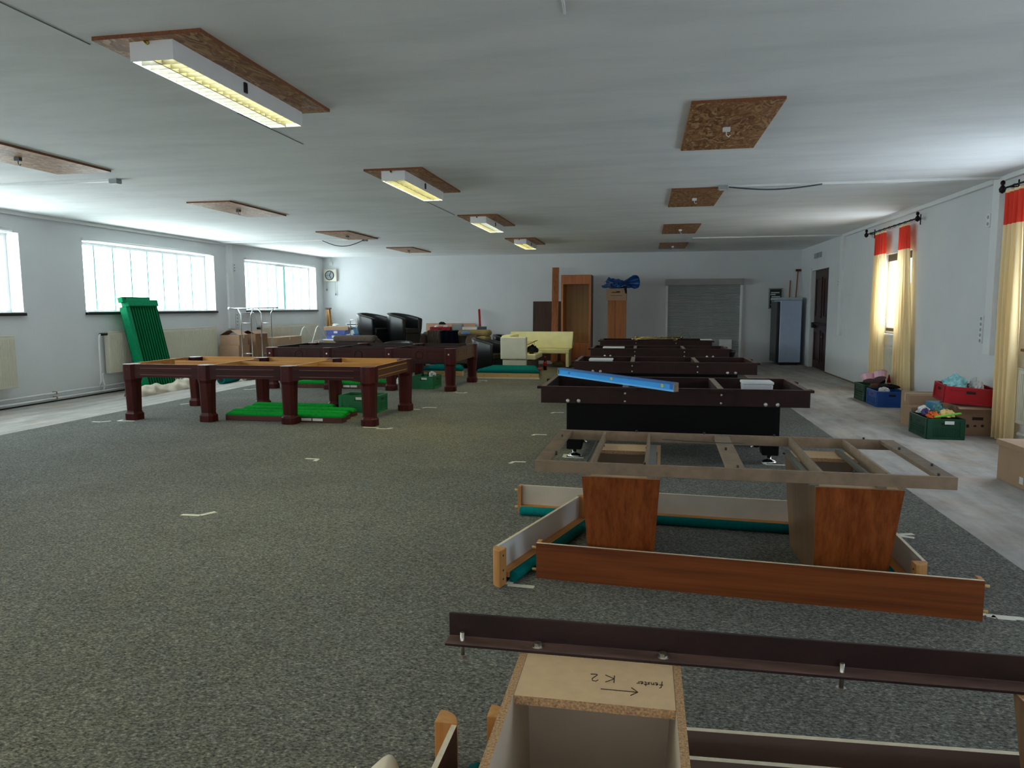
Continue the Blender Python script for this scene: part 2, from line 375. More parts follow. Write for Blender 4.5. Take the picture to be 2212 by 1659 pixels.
def left_window(n, y0, y1, panes, tint=None):
    o = bpy.data.objects.new('window_%d' % n, None); COL.objects.link(o); struct(o)
    o.location = (XL, y0, WZ0); L = y1 - y0; h = WZ1 - WZ0
    f = MB(); xo = -.235
    f.box(xo - .04, xo, 0, .05, 0, h).box(xo - .04, xo, L - .05, L, 0, h).box(xo - .04, xo, .05, L - .05, 0, .04).box(xo - .04, xo, .05, L - .05, h - .05, h)
    f.build('window_frame', 'white_paint', o)
    st = (L - .1) / panes
    for k in range(panes):
        a = .05 + k * st
        MB().box(xo - .045, xo - .035, a + .012, a + st - .012, .04, h - .05).build('pane', 'pane_tint' if tint == k else ('pane_day_far' if n == 4 else 'pane_day'), o)
        if k: MB().box(xo - .06, xo + .012, a - .012, a + .012, .04, h - .05).build('glass_flange', 'fin_glass', o)
    s = MB().box(-.22, .05, -.02, L + .01, -.045, .002); s.build('window_sill', 'slate_sill', o, .004)
    MB().box(-.20, .045, 0.02, L - .02, .002, .014).build('sill_ledge', 'white_paint', o)
    b = MB().cyl((.03, -.02, h + .03), (.03, L - .15, h + .03), .025, n=12); b.build('curtain_track', 'white_paint', o)
for i, (a, b) in enumerate(LWIN): left_window(i + 1, a, b, 8, 4 if i == 3 else None)

def added_front_window(n, x0, x1):  # added windows, out of view, put in as fill light for the foreground
    o = bpy.data.objects.new('window_%d' % n, None); COL.objects.link(o); struct(o); o.location = (x0, YF, 1.1); L = x1 - x0; h = 1.65; f = MB()
    f.box(0, .06, -.26, -.2, 0, h).box(L - .06, L, -.26, -.2, 0, h).box(.06, L - .06, -.26, -.2, 0, .06).box(.06, L - .06, -.26, -.2, h - .06, h)
    f.build('window_frame', 'white_paint', o)
    for k in range(3): MB().box(.06 + k * (L - .12) / 3 + .02, .06 + (k + 1) * (L - .12) / 3 - .02, -.24, -.23, .06, h - .06).build('pane', 'pane_fill_front', o)
for i, (a, b) in enumerate(ADDED_FWIN): added_front_window(8 + i, a, b)

def right_window(n, y0, y1):
    o = bpy.data.objects.new('window_%d' % n, None); COL.objects.link(o); struct(o)
    o.location = (XR, y0, RZ0); L = y1 - y0; h = RZ1 - RZ0; xo = .07
    f = MB()
    f.box(xo, xo + .06, 0, .08, 0, h).box(xo, xo + .06, L - .08, L, 0, h).box(xo, xo + .06, .08, L - .08, 0, .12).box(xo, xo + .06, .08, L - .08, h - .13, h)
    f.build('window_frame', 'white_paint', o, .004)
    MB().box(xo - .015, xo, .02, L - .02, h - .12, h - .01).build('shutter_slot', 'dark_trim', o)
    MB().box(xo - .012, xo, .06, L - .06, .04, .09).build('gasket', 'dark_trim', o)
    MB().box(xo + .03, xo + .04, .08, L - .08, .12, h - .13).build('pane', 'pane_day_right', o)
    g = MB().grid(lambda u, v: (xo + .014 + .006 * math.sin(u * 70), .09 + u * (L - .18), .13 + v * (h - .27)), 120, 2)
    g.build('net_curtain', 'net_white', o)
    MB().box(-.04, xo + .01, -.02, L + .02, -.03, 0).build('window_sill', 'brown_sill' if n == 6 else 'white_paint', o, .004)
for i, (a, b) in enumerate(RWIN): right_window(5 + i, a, b)

def door():
    o = bpy.data.objects.new('door_1', None); COL.objects.link(o); struct(o); o.location = (XR + .09, DOOR[0], 0)
    L, h = DOOR[1] - DOOR[0], DOOR[2]
    MB().box(.0, .06, 0, L, 0, h).build('door_leaf', 'door_wood', o, .004)
    for a, b, c, d in ((.12, .76, .15, .95), (.12, .76, 1.25, 2.25), (.95, 1.59, .15, .95), (.95, 1.59, 1.25, 2.25)):
        p = MB().box(-.018, 0, a, a + .05, c, d).box(-.018, 0, b - .05, b, c, d).box(-.018, 0, a + .05, b - .05, c, c + .05).box(-.018, 0, a + .05, b - .05, d - .05, d)
        p.build('door_moulding', 'door_wood', o, .004)
    MB().box(-.05, -.02, .12, 1.5, 1.08, 1.13).build('panic_bar', 'dark_trim', o, .008)
    MB().box(-.09, 0, 1.5, 1.62, 1.0, 1.14).build('lock_box', 'black_plastic', o, .01)
    MB().box(-.03, 0, .75, .8, .78, .82).build('door_plate', 'grey_socket', o)
    struct(MB().box(XR + .16, XR + .7, DOOR[0] - .1, DOOR[1] + .1, 0, 2.6).build('wall_behind_door', 'wall'))
door()

# cable trunking and mouldings of the room
def trims():
    n = [0]
    def tr(mb, mat='white_plastic', bev=.003):
        n[0] += 1; return struct(mb.build('trim_%d' % n[0], mat, None, bev))
    tr(MB().box(XL, XL + .05, YF, 15.5, ZC - .062, ZC)); tr(MB().box(XR - .05, XR, YF, 9.55, ZC - .06, ZC)); tr(MB().box(XR - .05, XR, 9.75, 16.4, ZC - .06, ZC))
    tr(MB().box(XL, XL + .055, 15.53, 15.75, 1.06, ZC)); tr(MB().box(XR - .055, XR, 16.42, 16.62, .92, ZC)); tr(MB().box(XR - .055, XR, 9.55, 9.73, .95, ZC))
    tr(MB().box(XR - .02, XR, 19.46, 19.54, 0, DOOR[2] + .06)); 
    tr(MB().box(XL + .05, -6.12, 15.27, 15.33, ZC - .03, ZC)); tr(MB().box(.98, XR - .05, 9.56, 9.62, ZC - .03, ZC)); tr(MB().box(.98, XR - .05, 16.5, 16.56, ZC - .03, ZC))
    tr(MB().box(XL + .05, -6.22, 7.63, 7.68, ZC - .03, ZC))
    seam = lambda y0, y1, x: MB().box(x - .004, x + .004, y0, y1, ZC - .003, ZC)
    tr(seam(1.5, 3.8, -3.165), 'seam', 0); tr(seam(5.3, 6.4, -3.15), 'seam', 0); tr(seam(9.4, 11.7, -3.12), 'seam', 0)
    pts = [(-.46 + .012 * math.sin(i * 1.3) + .02 * i / 10, 2.2 + i * .14, ZC - .001) for i in range(13)]
    tr(MB().tube(pts, .007, 6), 'wrinkle', 0)
    tr(MB().box(XL, XL + .012, YF, YB, 0, .02), 'slate_sill', 0)
    tr(MB().box(XR - .015, XR, YF, DOOR[0], 0, .025), 'grey_enamel_dirty', 0)
trims()

def socket_strip(x, y, zs, nx, label):
    t = thing('socket_column', label, 'power socket', (x, y, zs[0]))
    MB().box(-.02, .02, -.045, .045, 0, zs[1] - zs[0]).build('back_plate', 'white_plastic', t, .003)
    k = max(2, round((zs[1] - zs[0]) / .075))
    for i in range(k):
        z = (i + .5) * (zs[1] - zs[0]) / k
        MB().cyl((nx * .018, 0, z), (nx * .024, 0, z), .022, n=12).build('socket', 'grey_socket', t)
socket_strip(XL + .02, 15.84, (2.40, 2.60), 1, 'white pair of sockets high beside the vertical cable duct on the window wall')
socket_strip(XL + .02, 15.86, (1.10, 1.42), 1, 'white column of four sockets low beside the vertical cable duct on the window wall')
socket_strip(XR - .02, 9.84, (2.50, 2.66), -1, 'white pair of sockets high on the curtained wall')
socket_strip(XR - .02, 9.85, (1.08, 1.42), -1, 'white column of four sockets low on the curtained wall')
socket_strip(XR - .02, 16.72, (1.98, 2.1), -1, 'small white socket high beside the cable duct near the brown door')

# ------------------------------------------------------------------ ceiling boards and lights
def board_label(row, k):
    where = ['first', 'second', 'third', 'fourth', 'unseen'][k]
    return {'A': 'OSB board behind the %s lamp in the lit ceiling row, counted from the camera', 'B': 'bare OSB ceiling board, %s from the camera in the row above the dark tables',
            'C': 'bare OSB ceiling board, %s from the camera in the row by the frosted windows'}[row] % where
def ceiling_boards():
    rows = {'A': (-3.07, -2.40, [3.70, 7.66, 11.68, 15.76, -.26]), 'B': (.31, .98, [5.65, 9.67, 13.78, 17.75]), 'C': (-6.48, -5.80, [5.52, 9.46, 13.57, 17.55])}
    for r, (x0, x1, ys) in rows.items():
        first = None
        for k, y in enumerate(ys):
            L = 1.64
            t = thing('ceiling_board', board_label(r, k), 'ceiling board', ((x0 + x1) / 2, y, ZC), 0, 'OSB boards on the ceiling')
            w = (x1 - x0) / 2
            b = MB().box(-w, w, 0, L, -.022, 0, 0, None, (0, 0, 1, 1, 1, 1)); b.build('panel', ['osb_board', 'osb_edge'], t)
            if r != 'A':
                MB().box(-.03, .03, .76, .80, -.055, -.022).build('hook_block', 'white_plastic' if r == 'B' else 'grey_plastic', t, .003)
                MB().tube([(0, .78, -.05), (0, .78, -.085), (.02, .78, -.1), (.03, .78, -.085)], .004).build('hook', 'white_plastic' if r == 'B' else 'grey_plastic', t)
ceiling_boards()
def lamp_proto():
    t = thing('fluorescent_lamp', 'x', 'ceiling lamp', (0, 0, 0), 0, 'louvred fluorescent ceiling lamps')
    w, L, d = .135, 1.54, .105
    h = MB(); z1 = -.022
    h.box(-w, -w + .008, 0, L, z1 - d, z1).box(w - .008, w, 0, L, z1 - d, z1).box(-w + .008, w - .008, 0, .008, z1 - d, z1).box(-w + .008, w - .008, L - .008, L, z1 - d, z1).box(-w + .008, w - .008, .008, L - .008, z1 - .01, z1)
    h.build('housing', 'white_paint', t)
    return t, w, L, z1, d
def lamps():
    cols = [('reflector_glow_cool', 'reflector_glow_warm'), ('reflector_glow_warm', 'reflector_glow_warm'), ('reflector_glow_warm', 'reflector_glow_cool'), ('reflector_glow_warm', 'reflector_glow_warm'), ('reflector_glow_warm', 'reflector_glow_warm')]
    lab = ['lit louvred lamp nearest the camera with one white and one yellow tube', 'second lit louvred lamp from the camera, both tubes yellowish',
           'third lit louvred lamp from the camera, one half whiter', 'smallest and farthest lit louvred lamp by the end wall', 'added lit louvred lamp over the camera, unseen outside the picture']
    for k, y in enumerate([3.76, 7.70, 11.80, 15.86, -.2]):  # last lamp is added, unseen overhead, to light the near end
        t, w, L, z1, d = lamp_proto(); t.location = (-2.745, y, ZC); t['label'] = lab[k]
        for s, c in ((-1, cols[k][0]), (1, cols[k][1])):
            MB().box(s * .066 - .058, s * .066 + .058, .03, L - .03, z1 - .03, z1 - .024).build('tube_reflector', c, t)
            MB().cyl((s * .066, .05, z1 - .05), (s * .066, L - .05, z1 - .05), .013, n=8).build('fluorescent_tube', 'lamp_cool' if c == 'reflector_glow_cool' else 'lamp_warm', t)
        g = MB(); zb = z1 - d + .002
        g.box(-.004, .004, .008, L - .008, zb, zb + .03)
        for i in range(1, 20): yy = .008 + (L - .016) * i / 20; g.box(-w + .008, w - .008, yy - .0015, yy + .0015, zb, zb + .03)
        g.build('louvre_grille', 'louvre_metal', t)
        MB().box(w, w + .012, .72, .75, z1 - .085, z1 - .02).build('clip', 'black_plastic', t)
        MB().cyl((-.02, -.02, z1 - .006), (-.02, .0, z1 - .012), .012, n=8).build('cable_gland', 'brass', t)
lamps()
def loose_cables():
    tag(MB().tube([(-7.1 + .98 * i / 12, 15.2, ZC - .03 - .13 * math.sin(math.pi * i / 12)) for i in range(13)], .009).build('ceiling_cable', 'grey_plastic'), 'grey cable sagging below the ceiling duct near the frosted windows', 'cable')
    tag(MB().tube([(1.0 + 1.1 * i / 12, 9.52, ZC - .03 - .045 * math.sin(math.pi * i / 12)) for i in range(13)], .009).build('ceiling_cable', 'grey_plastic'), 'grey cable sagging below the ceiling duct on the curtain side', 'cable')
    for x, y, l in ((-6.14, 15.3, 'small grey junction box at the ceiling board with the sagging window side cable'), (-6.16, 7.66, 'grey junction box ending the ceiling duct nearest the camera by the windows'),
                    (.94, 9.59, 'grey junction box ending the ceiling duct at the second bare board on the curtain side'), (.94, 16.53, 'small junction box ending the farthest ceiling duct on the curtain side')):
        t = thing('junction_box', l, 'junction box', (x, y, ZC), 0, 'ceiling junction boxes')
        MB().box(-.055, .055, -.045, .045, -.05, 0).build('box_body', 'grey_socket', t, .006)
        MB().box(-.045, .045, -.035, .035, -.056, -.05).build('cover', 'white_plastic', t, .003)
loose_cables()

# ------------------------------------------------------------------ radiators and pipes
def radiator(loc, L, h, nx, label):
    t = thing('radiator', label, 'radiator', loc, 0, 'cream panel radiators'); x0, x1 = (.05, .15) if nx > 0 else (-.055, -.03)
    f = x1 if nx > 0 else x0
    MB().box(min(x0, x1), max(x0, x1), 0, L, .02, h - .02).build('panel', 'cream_enamel', t, .008)
    g = MB()
    for i in range(int(L / .04)):
        y = .03 + i * .04
        if y < L - .03: g.box(f - .001 if nx > 0 else f - .006, f + .006 if nx > 0 else f + .001, y, y + .02, .06, h - .06)
    g.build('ribs', 'cream_enamel', t, .003)
    gr = MB().box(x0 + .0, x1, .0, L, h - .02, h); gr.build('top_grille', 'cream_enamel', t, .004)
    MB().cyl(((x0 + x1) / 2, -.04, h - .06), ((x0 + x1) / 2, 0, h - .06), .012).build('bleed_plug', 'cream_enamel', t)
    for y in (.2, L - .2): MB().box(min(0, nx * .026), max(0, nx * .026), y - .02, y + .02, .1, h - .1, 0, TR(nx * .004, 0, 0)).build('bracket', 'cream_enamel', t)
    return t
radiator((XL, 6.0, .31), 3.5, .83, 1, 'cream radiator under the window cut off by the picture edge'); 
r2 = radiator((XL, 11.47, .35), 3.37, .78, 1, 'cream radiator behind the leaning green panel')
MB().cyl((.11, -.16, .735), (.11, 0, .735), .026, n=12).build('thermostat_valve', 'black_plastic', r2)
MB().tube([(.06, -.06, .02), (.06, -.10, .02), (.06, -.1, -.05), (.06, -.06, -.2), (.06, -.1, -.27)], .014).build('return_pipe', 'white_paint', r2)
r3 = radiator((XL, 16.8, .3), 3.25, .79, 1, 'cream radiator behind the chrome rack under the farthest frosted window')
MB().cyl((.11, -.16, .735), (.11, 0, .735), .026, n=12).build('thermostat_valve', 'black_plastic', r3)
radiator((XR, 12.45, .18), 1.4, .70, -1, 'cream radiator between the two yellow curtains of the far window')
radiator((XR, 7.0, .22), 1.85, .64, -1, 'cream radiator beside the nearest yellow curtain')
def pipes():
    for z, l in ((.15, 'upper white heating pipe running along the frosted window wall'), (.065, 'lower white heating pipe running along the frosted window wall')):
        t = thing('heating_pipe', l, 'heating pipe', (XL + .06, 0, z), 0, 'white heating pipes at the window wall')
        MB().cyl((0, YF + .05, 0), (0, YB - .1, 0), .017, n=12).build('pipe', 'white_paint', t)
        for y in (3, 10.3, 13.5, 18.2):
            MB().box(-.058, .02, y - .012, y + .012, -.022, .022).build('pipe_clip', 'grey_enamel', t)
    t = thing('riser_pipe', 'white riser pipe bent into the radiator valve beside the green panel', 'heating pipe', (XL + .11, 11.27, .15))
    MB().tube([(-.04, 0, 0), (0, 0, .1), (0, 0, .86), (0, .02, .91), (0, .05, .935)], .016).build('pipe', 'white_paint', t)
    t = thing('riser_pipe', 'white riser pipe bent above the stacked cartons to the last radiator', 'heating pipe', (XL + .06, 15.95, .15))
    MB().tube([(0, 0, 0), (0, 0, 1.2), (0, .05, 1.28), (0, .62, 1.28), (0, .68, 1.22), (.05, .68, .92)], .014).build('pipe', 'white_paint', t)
    for i, z in enumerate((.14, .06)):
        t = thing('heating_pipe', ['upper', 'lower'][i] + ' white heating pipe under the radiator beside the nearest curtain', 'heating pipe', (XR - .07, 0, z))
        MB().cyl((0, YF + .05, 0), (0, 8.7, 0), .02, n=12).build('pipe', 'white_paint', t)
pipes()

# ------------------------------------------------------------------ curtains
def curtain(name_label, y0, y1, yb0, yb1, ztop, folds, x=4.03, zband=.36):
    t = thing('curtain', name_label, 'curtain', (x, (y0 + y1) / 2, 0), 0, 'yellow curtains with a red top band')
    ym = (y0 + y1) / 2
    def fn(z0, z1):
        def f(u, v):
            z = z0 + (z1 - z0) * v; k = 1 - z / ztop
            a = (y0 + (y1 - y0) * u) * (1 - k) + (yb0 + (yb1 - yb0) * u) * k
            amp = .018 + .022 * min(1, k * 2)
            return (amp * math.sin(u * folds * 6.28 + 1.3 * k) + .25 * amp * math.sin(u * folds * 13 + 2 * k), a - ym + .012 * math.sin(u * folds * 6.28 + 1), z)
        return f
    n = folds * 10
    MB().grid(fn(.02, ztop - zband - .04), n, 16).build('drape', 'curtain_yellow', t)
    MB().grid(fn(ztop - zband - .04, ztop - .04), n, 5).build('red_band', 'curtain_red', t)
    MB().grid(fn(ztop - .04, ztop - .010), n, 2).build('heading', 'curtain_yellow', t)
curtain('yellow and red curtain on the door side of the far curtained window', 13.45, 14.0, 13.35, 13.95, 2.84, 5)
curtain('yellow and red curtain on the camera side of the far curtained window', 12.33, 12.75, 12.02, 12.68, 2.84, 5)
curtain('yellow and red curtain hanging in front of the nearest radiator', 8.86, 9.26, 8.80, 9.18, 2.86, 4)
def rod(y0, y1, label, z=2.865):
    t = thing('curtain_rod', label, 'curtain rod', (4.03, y0, z), 0, 'wrought iron curtain rods')
    MB().cyl((0, 0, 0), (0, y1 - y0, 0), .011, n=10).build('rod', 'wrought_iron', t)
    for y in (-.0, y1 - y0):
        s = -1 if y < .1 else 1
        MB().lathe([(.0, -.055), (.03, -.035), (.038, 0), (.02, .03), (.012, .04), (.026, .06), (.022, .085), (0, .1)], 12, 0, TR(0, y + s * .02, 0) ).build('finial', 'wrought_iron', t)
    for y in (.16, y1 - y0 - .12):
        MB().cyl((0, y, 0), (.11, y, 0), .007, n=8).cyl((.105, y, -.08), (.105, y, .08), .009, n=8).build('bracket', 'wrought_iron', t)
    k = int((y1 - y0) / .25)
    for i in range(1, k):
        y = i * (y1 - y0) / k
        MB().tube([(.02 * math.cos(a), y, -.006 + .02 * math.sin(a)) for a in [6.283 * j / 10 for j in range(10)]], .003, 5, closed=True).build('ring', 'wrought_iron', t)
rod(12.02, 14.55, 'wrought iron curtain rod over the far curtained window'); rod(6.7, 9.34, 'wrought iron curtain rod over the nearest curtained window', 2.885)

# ------------------------------------------------------------------ snooker tables (dark red, eight legs)
def snooker(label, x0, x1, y0, y1, zt, zr, style, inner, endmat):
    cx, cy = (x0 + x1) / 2, (y0 + y1) / 2; hx, hy = (x1 - x0) / 2, (y1 - y0) / 2
    t = thing('snooker_table', label, 'snooker table', (cx, cy, 0), 0, 'dark red snooker table frames without slates')
    lw = .105
    lx = [-hx + lw, -hx / 3 + .02, hx / 3 - .0, hx - lw]
    def ring(px, py, w, z, c): 
        c = min(c, w * .9); return [(px + a, py + b, z) for a, b in ((-w + c, -w), (w - c, -w), (w, -w + c), (w, w - c), (w - c, w), (-w + c, w), (-w, w - c), (-w, -w + c))]
    for ly in (-hy + lw, hy - lw):
        for px in lx:
            m = MB()
            m.loft([ring(px, ly, .105, zt - .002, .05), ring(px, ly, .105, zr - .01, .05), ring(px, ly, .095, zr - .05, .045), ring(px, ly, .082, .13, .035), ring(px, ly, .088, .11, .035), ring(px, ly, .102, .095, .04), ring(px, ly, .102, 0.007, .04)][::-1])
            o = m.build('leg', 'mahogany_upright', t, .006)
            s = -1 if ly < 0 else 1
            MB().cyl((px - .0, ly + s * .100, (zt + zr) / 2 + .03), (px, ly + s * .108, (zt + zr) / 2 + .03), .018, n=4).build('bolt_cover', 'black_screw' if style == 'groove' else 'nickel_head', o)
    # long rails, one board between each pair of legs
    for s in (-1, 1):
        yo = s * (hy - .035)
        for i in range(3):
            a, b = lx[i] + .085, lx[i + 1] - .085; n = 12; base = zr
            vs = []; 
            for k in range(n + 1):
                u = k / n; x = a + (b - a) * u; d = 0 if style != 'groove' else .02 * max(0, min(1, min(u, 1 - u) * 8)) ** 2
                vs.append((x, base + d))
            poly = vs + [(b, zt), (a, zt)]
            m = MB(); m.prism([(p[0], p[1]) for p in poly], 'y', min(yo, yo - s * .03), max(yo, yo - s * .03))
            for q in range(len(m.f)):
                pts = [m.v[i_] for i_ in m.f[q]]
                if all(abs(p[2] - zt) < 1e-6 for p in pts) or all(abs(p[1] - (yo - s * .03)) < 1e-6 for p in pts): m.m[q] = 1
            o = m.build('side_rail', ['mahogany', inner], t)
            yf = yo + s * .004
            g = MB(); B = lambda X0, X1, Z0, Z1: g.box(X0, X1, min(yo, yf), max(yo, yf), Z0, Z1)
            if style == 'groove':
                for z in (zt - .055, zt - .145): B(a + .1, b - .1, z - .004, z + .004)
                g.build('moulding', 'mahogany_line', o)
            else:
                zc = (zt + zr) / 2; w = b - a; c = (a + b) / 2
                for sg in (-1, 1):
                    e0, e1 = sorted((c + sg * .16, c + sg * (w / 2 - .05)))
                    for z in (zr + .075, zt - .05): B(e0, e1, z - .004, z + .004)
                    B(e0 - .004, e0 + .004, zr + .075, zt - .05); B(e1 - .004, e1 + .004, zr + .075, zt - .05)
                g.tube([(c + .075 * math.cos(q), yf, zc + .012 + .075 * math.sin(q)) for q in [6.283 * k / 24 for k in range(24)]], .006, 6, closed=True)
                B(a, b, zr + .0, zr + .045)
                g.build('moulding', 'mahogany_edge', o, .002)
    for s in (-1, 1):   # end rails
        xo = s * (hx - .03); m = MB()
        m.box(min(xo, xo - s * .03), max(xo, xo - s * .03), -hy + .17, hy - .17, zr + .02, zt, 0, None, (0, 1, 0, 0, 0, 0) if s > 0 else (0, 1, 0, 1, 0, 0))
        o = m.build('end_rail', [endmat, inner], t, .002)
        xf = xo + s * .004; g = MB(); B = lambda Y0, Y1, Z0, Z1: g.box(min(xo, xf), max(xo, xf), Y0, Y1, Z0, Z1)
        if style == 'groove':
            for z in (zt - .05, zt - .14): B(-hy + .25, hy - .25, z - .005, z + .005)
            g.build('moulding', 'raw_wood_y', o)
        else:
            for c in (-.33, .33):
                for z in (zr + .1, zt - .05): B(c - .24, c + .24, z - .005, z + .005)
                for y in (c - .24, c + .24): B(y - .005, y + .005, zr + .1, zt - .05)
            B(-hy + .17, hy - .17, zr + .02, zr + .06); g.build('moulding', endmat, o, .002)
    # inner beams
    for x in (lx[1] + .0, lx[2]): MB().box(x - .02, x + .02, -hy + .07, hy - .07, zr + .03, zt - .012).build('cross_beam', inner + '_y' if inner == 'raw_wood' else inner, t)
    for a, b in ((lx[0], lx[1] - .02), (lx[1] + .02, lx[2] - .02), (lx[2] + .02, lx[3])): MB().box(a + (.08 if a == lx[0] else 0), b - (.08 if b == lx[3] else 0), .1, .14, zr + .03, zt - .02).build('centre_beam', inner, t)
    for px in lx[1:3]:
        for s in (-1, 1): MB().box(px + .03, px + .1, s * (hy - .1) - .03, s * (hy - .1) + .03, zr + .06, zt - .03).build('corner_block', 'mahogany', t)
    return t
wood('mahogany_edge', '#0a0303', '#140605', '#220a08', 'x', 20, .4, .3)
wood('mahogany_line', '#4a2420', '#6a3c34', '#80524a', 'x', 20, .4, .4)
wood('dark_inner', '#150b09', '#24120e', '#352019', 'x', 20, .6, .3)
snooker('dark red snooker table frame nearest the camera, bare orange wood inside', -7.10, -3.42, 8.70, 10.34, .785, .585, 'groove', 'raw_wood', 'mahogany_brown')
snooker('dark red snooker table frame farther back with carved circles on its side panels', -7.14, -3.40, 12.60, 14.50, .80, .52, 'circle', 'dark_inner', 'mahogany_brown')

# ------------------------------------------------------------------ dark pool tables (three cross bays, black cabinet)
def pool_proto():
    t = thing('pool_table', 'x', 'pool table', (0, 0, 0), 0, 'dark brown pool table frames without slates')
    hx, hy, zt, zb = 1.295, .57, .75, .58; mm = ['dark_frame', 'dark_frame_edge']
    for s in (-1, 1):
        y = s * hy; MB().box(-hx, hx, min(y, y - s * .03), max(y, y - s * .03), zb, zt, 0, None, (0, 1, 0, 0, 0, 0)).build('side_board', mm, t, .003)
        x = s * hx; MB().box(min(x, x - s * .05), max(x, x - s * .05), -hy + .03, hy - .03, zb, zt, 0, None, (0, 1, 0, 0, 0, 0)).build('end_board', mm, t, .003)
        for yy in (-.44, .30): MB().box(min(x, x + s * .05), max(x, x + s * .05), yy - .06, yy + .06, zt - .035, zt - .008).build('bracket', 'dark_frame', t, .003)
    for x in (-.45, .475):
        MB().box(x - .03, x + .03, -hy + .03, hy - .03, zb + .02, zt - .004, 0, None, (0, 1, 0, 0, 0, 0)).build('cross_beam', ['dark_frame', 'cross_wood'], t, .002)
        for s in (-1, 1):
            y = s * hy; MB().box(x - .11, x + .11, min(y, y + s * .022), max(y, y + s * .022), zt - .032, zt - .006).build('ledge_block', mm[0], t, .002)
        for z in (.69, .61): MB().lathe([(.012, 0), (.010, .005), (.004, .008)], 10, 0, TR(x, -hy, z) @ RX(R(90))).build('bolt', 'nickel_head', t)
    for x in (-1.02, -.91, .89, 1.0): MB().lathe([(.021, 0), (.018, .008), (.008, .012)], 12, 0, TR(x, -hy, zb + .025) @ RX(R(90))).build('bolt', 'nickel_head', t)
    MB().box(-hx + .05, hx - .05, -hy + .03, hy - .03, zb, zb + .012).build('bottom_board', 'dark_frame', t)
    ax, ay = 1.045, .47
    for s in (-1, 1):
        MB().box(-ax + .01, ax - .01, min(s * (ay + .002), s * (ay - .02)), max(s * (ay + .002), s * (ay - .02)), .27, zb).build('apron', 'black_laminate', t)
        MB().box(min(s * ax, s * (ax - .02)), max(s * ax, s * (ax - .02)), -ay + .1, ay - .1, .27, zb).build('apron', 'black_laminate', t)
        for q in (-1, 1):
            def rg(wi, z): # corner leg, outer faces flush, inner faces tapering
                x0, x1 = sorted((s * ax, s * (ax - wi))); y0, y1 = sorted((q * ay, q * (ay - wi))); return [(x0, y0, z), (x1, y0, z), (x1, y1, z), (x0, y1, z)]
            o = MB().loft([rg(.155, .085), rg(.175, .22), rg(.22, .34), rg(.24, zb)]).build('leg', 'black_laminate', t, .012)
            c = (s * (ax - .078), q * (ay - .078))
            MB().lathe([(.075, .007), (.076, .014), (.055, .026), (.03, .036), (.022, .044), (.022, .087)], 18, 0, TR(c[0], c[1], 0)).build('levelling_foot', 'chrome', o)
    return t
PX = .265
pp = pool_proto(); pp.location = (PX, 7.75, 0); pp['label'] = 'dark brown pool table frame under the blue spirit level, black legs in view'
copy_tree(pp, None, (PX + .01, 11.13, 0), None, 'dark brown pool table frame, second in the row behind the blue spirit level')
p3 = copy_tree(pp, None, (PX, 14.5, 0), None, 'dark brown pool table frame, third in the row, second from the roller shutter')
copy_tree(pp, None, (PX - .02, 17.8, 0), None, 'dark brown pool table frame nearest the roller shutter with brass rods on it')
MB().lathe([(.055, -.17), (.09, -.03), (.1, 0), (.085, 0), (.06, -.15)], 14, 0, TR(1.295 + .1, .1, .68)).build('ball_pocket', 'black_plastic', p3)

# things lying on the pool tables
def spirit_level(name, p0, p1, h, w, mats, label, tilt=0):
    p0, p1 = Vector(p0), Vector(p1); d = p1 - p0; L = d.length
    t = thing(name, label, 'spirit level', p0, 0)
    t.rotation_euler = (0, -math.asin(d.z / L), math.atan2(d.y, d.x))
    MB().box(.012, L - .012, -w / 2, w / 2, .0, .012).box(.012, L - .012, -w / 2, w / 2, h - .012, h).box(.012, L - .012, -w / 3.4, w / 3.4, .012, h - .012, 0).build('profile', [mats[0], mats[0]], t, .002)
    MB().box(.012, L - .012, -w / 2 - .001, w / 2 + .001, h - .02, h + .002).build('top_strip', mats[1], t)
    MB().box(.012, L - .012, -w / 2 - .001, w / 2 + .001, -.001, .014).build('base_strip', mats[2], t)
    for x0, x1 in ((0, .012), (L - .012, L)): MB().box(x0, x1, -w / 2 - .002, w / 2 + .002, -.001, h + .001).build('end_cap', 'grey_enamel', t, .003)
    return t, L
t, L = spirit_level('spirit_level', (-.98, 8.36, .752), (.30, 6.86, .752), .085, .05, ('level_blue', 'level_blue_dark', 'level_blue_pale'), 'long bright blue spirit level lying across the nearest dark pool table')  # dark top band: shading of the recessed profile put into the colour
for x in (.2, L * .5): MB().box(x, x + .035, -.0155, -.0145, .03, .055).build('vial', 'sticker_yellow' if x > .5 else 'level_blue_dark', t)
MB().cyl((L - .18, -.015, .042), (L - .18, -.0165, .042), .018, n=16).build('sticker', 'sticker_yellow', t)
MB().box(L - .075, L - .035, -.0165, -.0150, .02, .065).build('sticker', 'level_blue_dark', t)
spirit_level('spirit_level', (-4.66, 20.3, .0), (-4.80, 20.62, 1.47), .10, .045, ('level_red', 'level_red', 'level_red'), 'red spirit level leaning against the end wall behind the sofa')
def tub(loc, w, d, h, label, rz=0):
    t = thing('storage_tub', label, 'storage tub', loc, rz, 'plastic tubs in the pool table frames')
    a = MB().loft([[(-x, -y, z), (x, -y, z), (x, y, z), (-x, y, z)] for x, y, z in ((w * .43, d * .43, 0), (w * .48, d * .48, h - .03))]); a.build('tub_body', 'clear_tub', t, .012)
    MB().box(-w / 2, w / 2, -d / 2, d / 2, h - .03, h).build('lid', 'white_plastic', t, .01)
    MB().box(-w * .25, w * .25, -d * .47 - .004, -d * .46, h * .2, h * .62).build('paper_label', 'white_sheet', t)
    return t
tub((1.12, 7.55, .5945), .30, .24, .205, 'clear tub with a white lid standing inside the nearest dark pool table')
tub((-.65, 11.0, .5945), .36, .26, .17, 'white lidded tub inside the second dark pool table of the row')
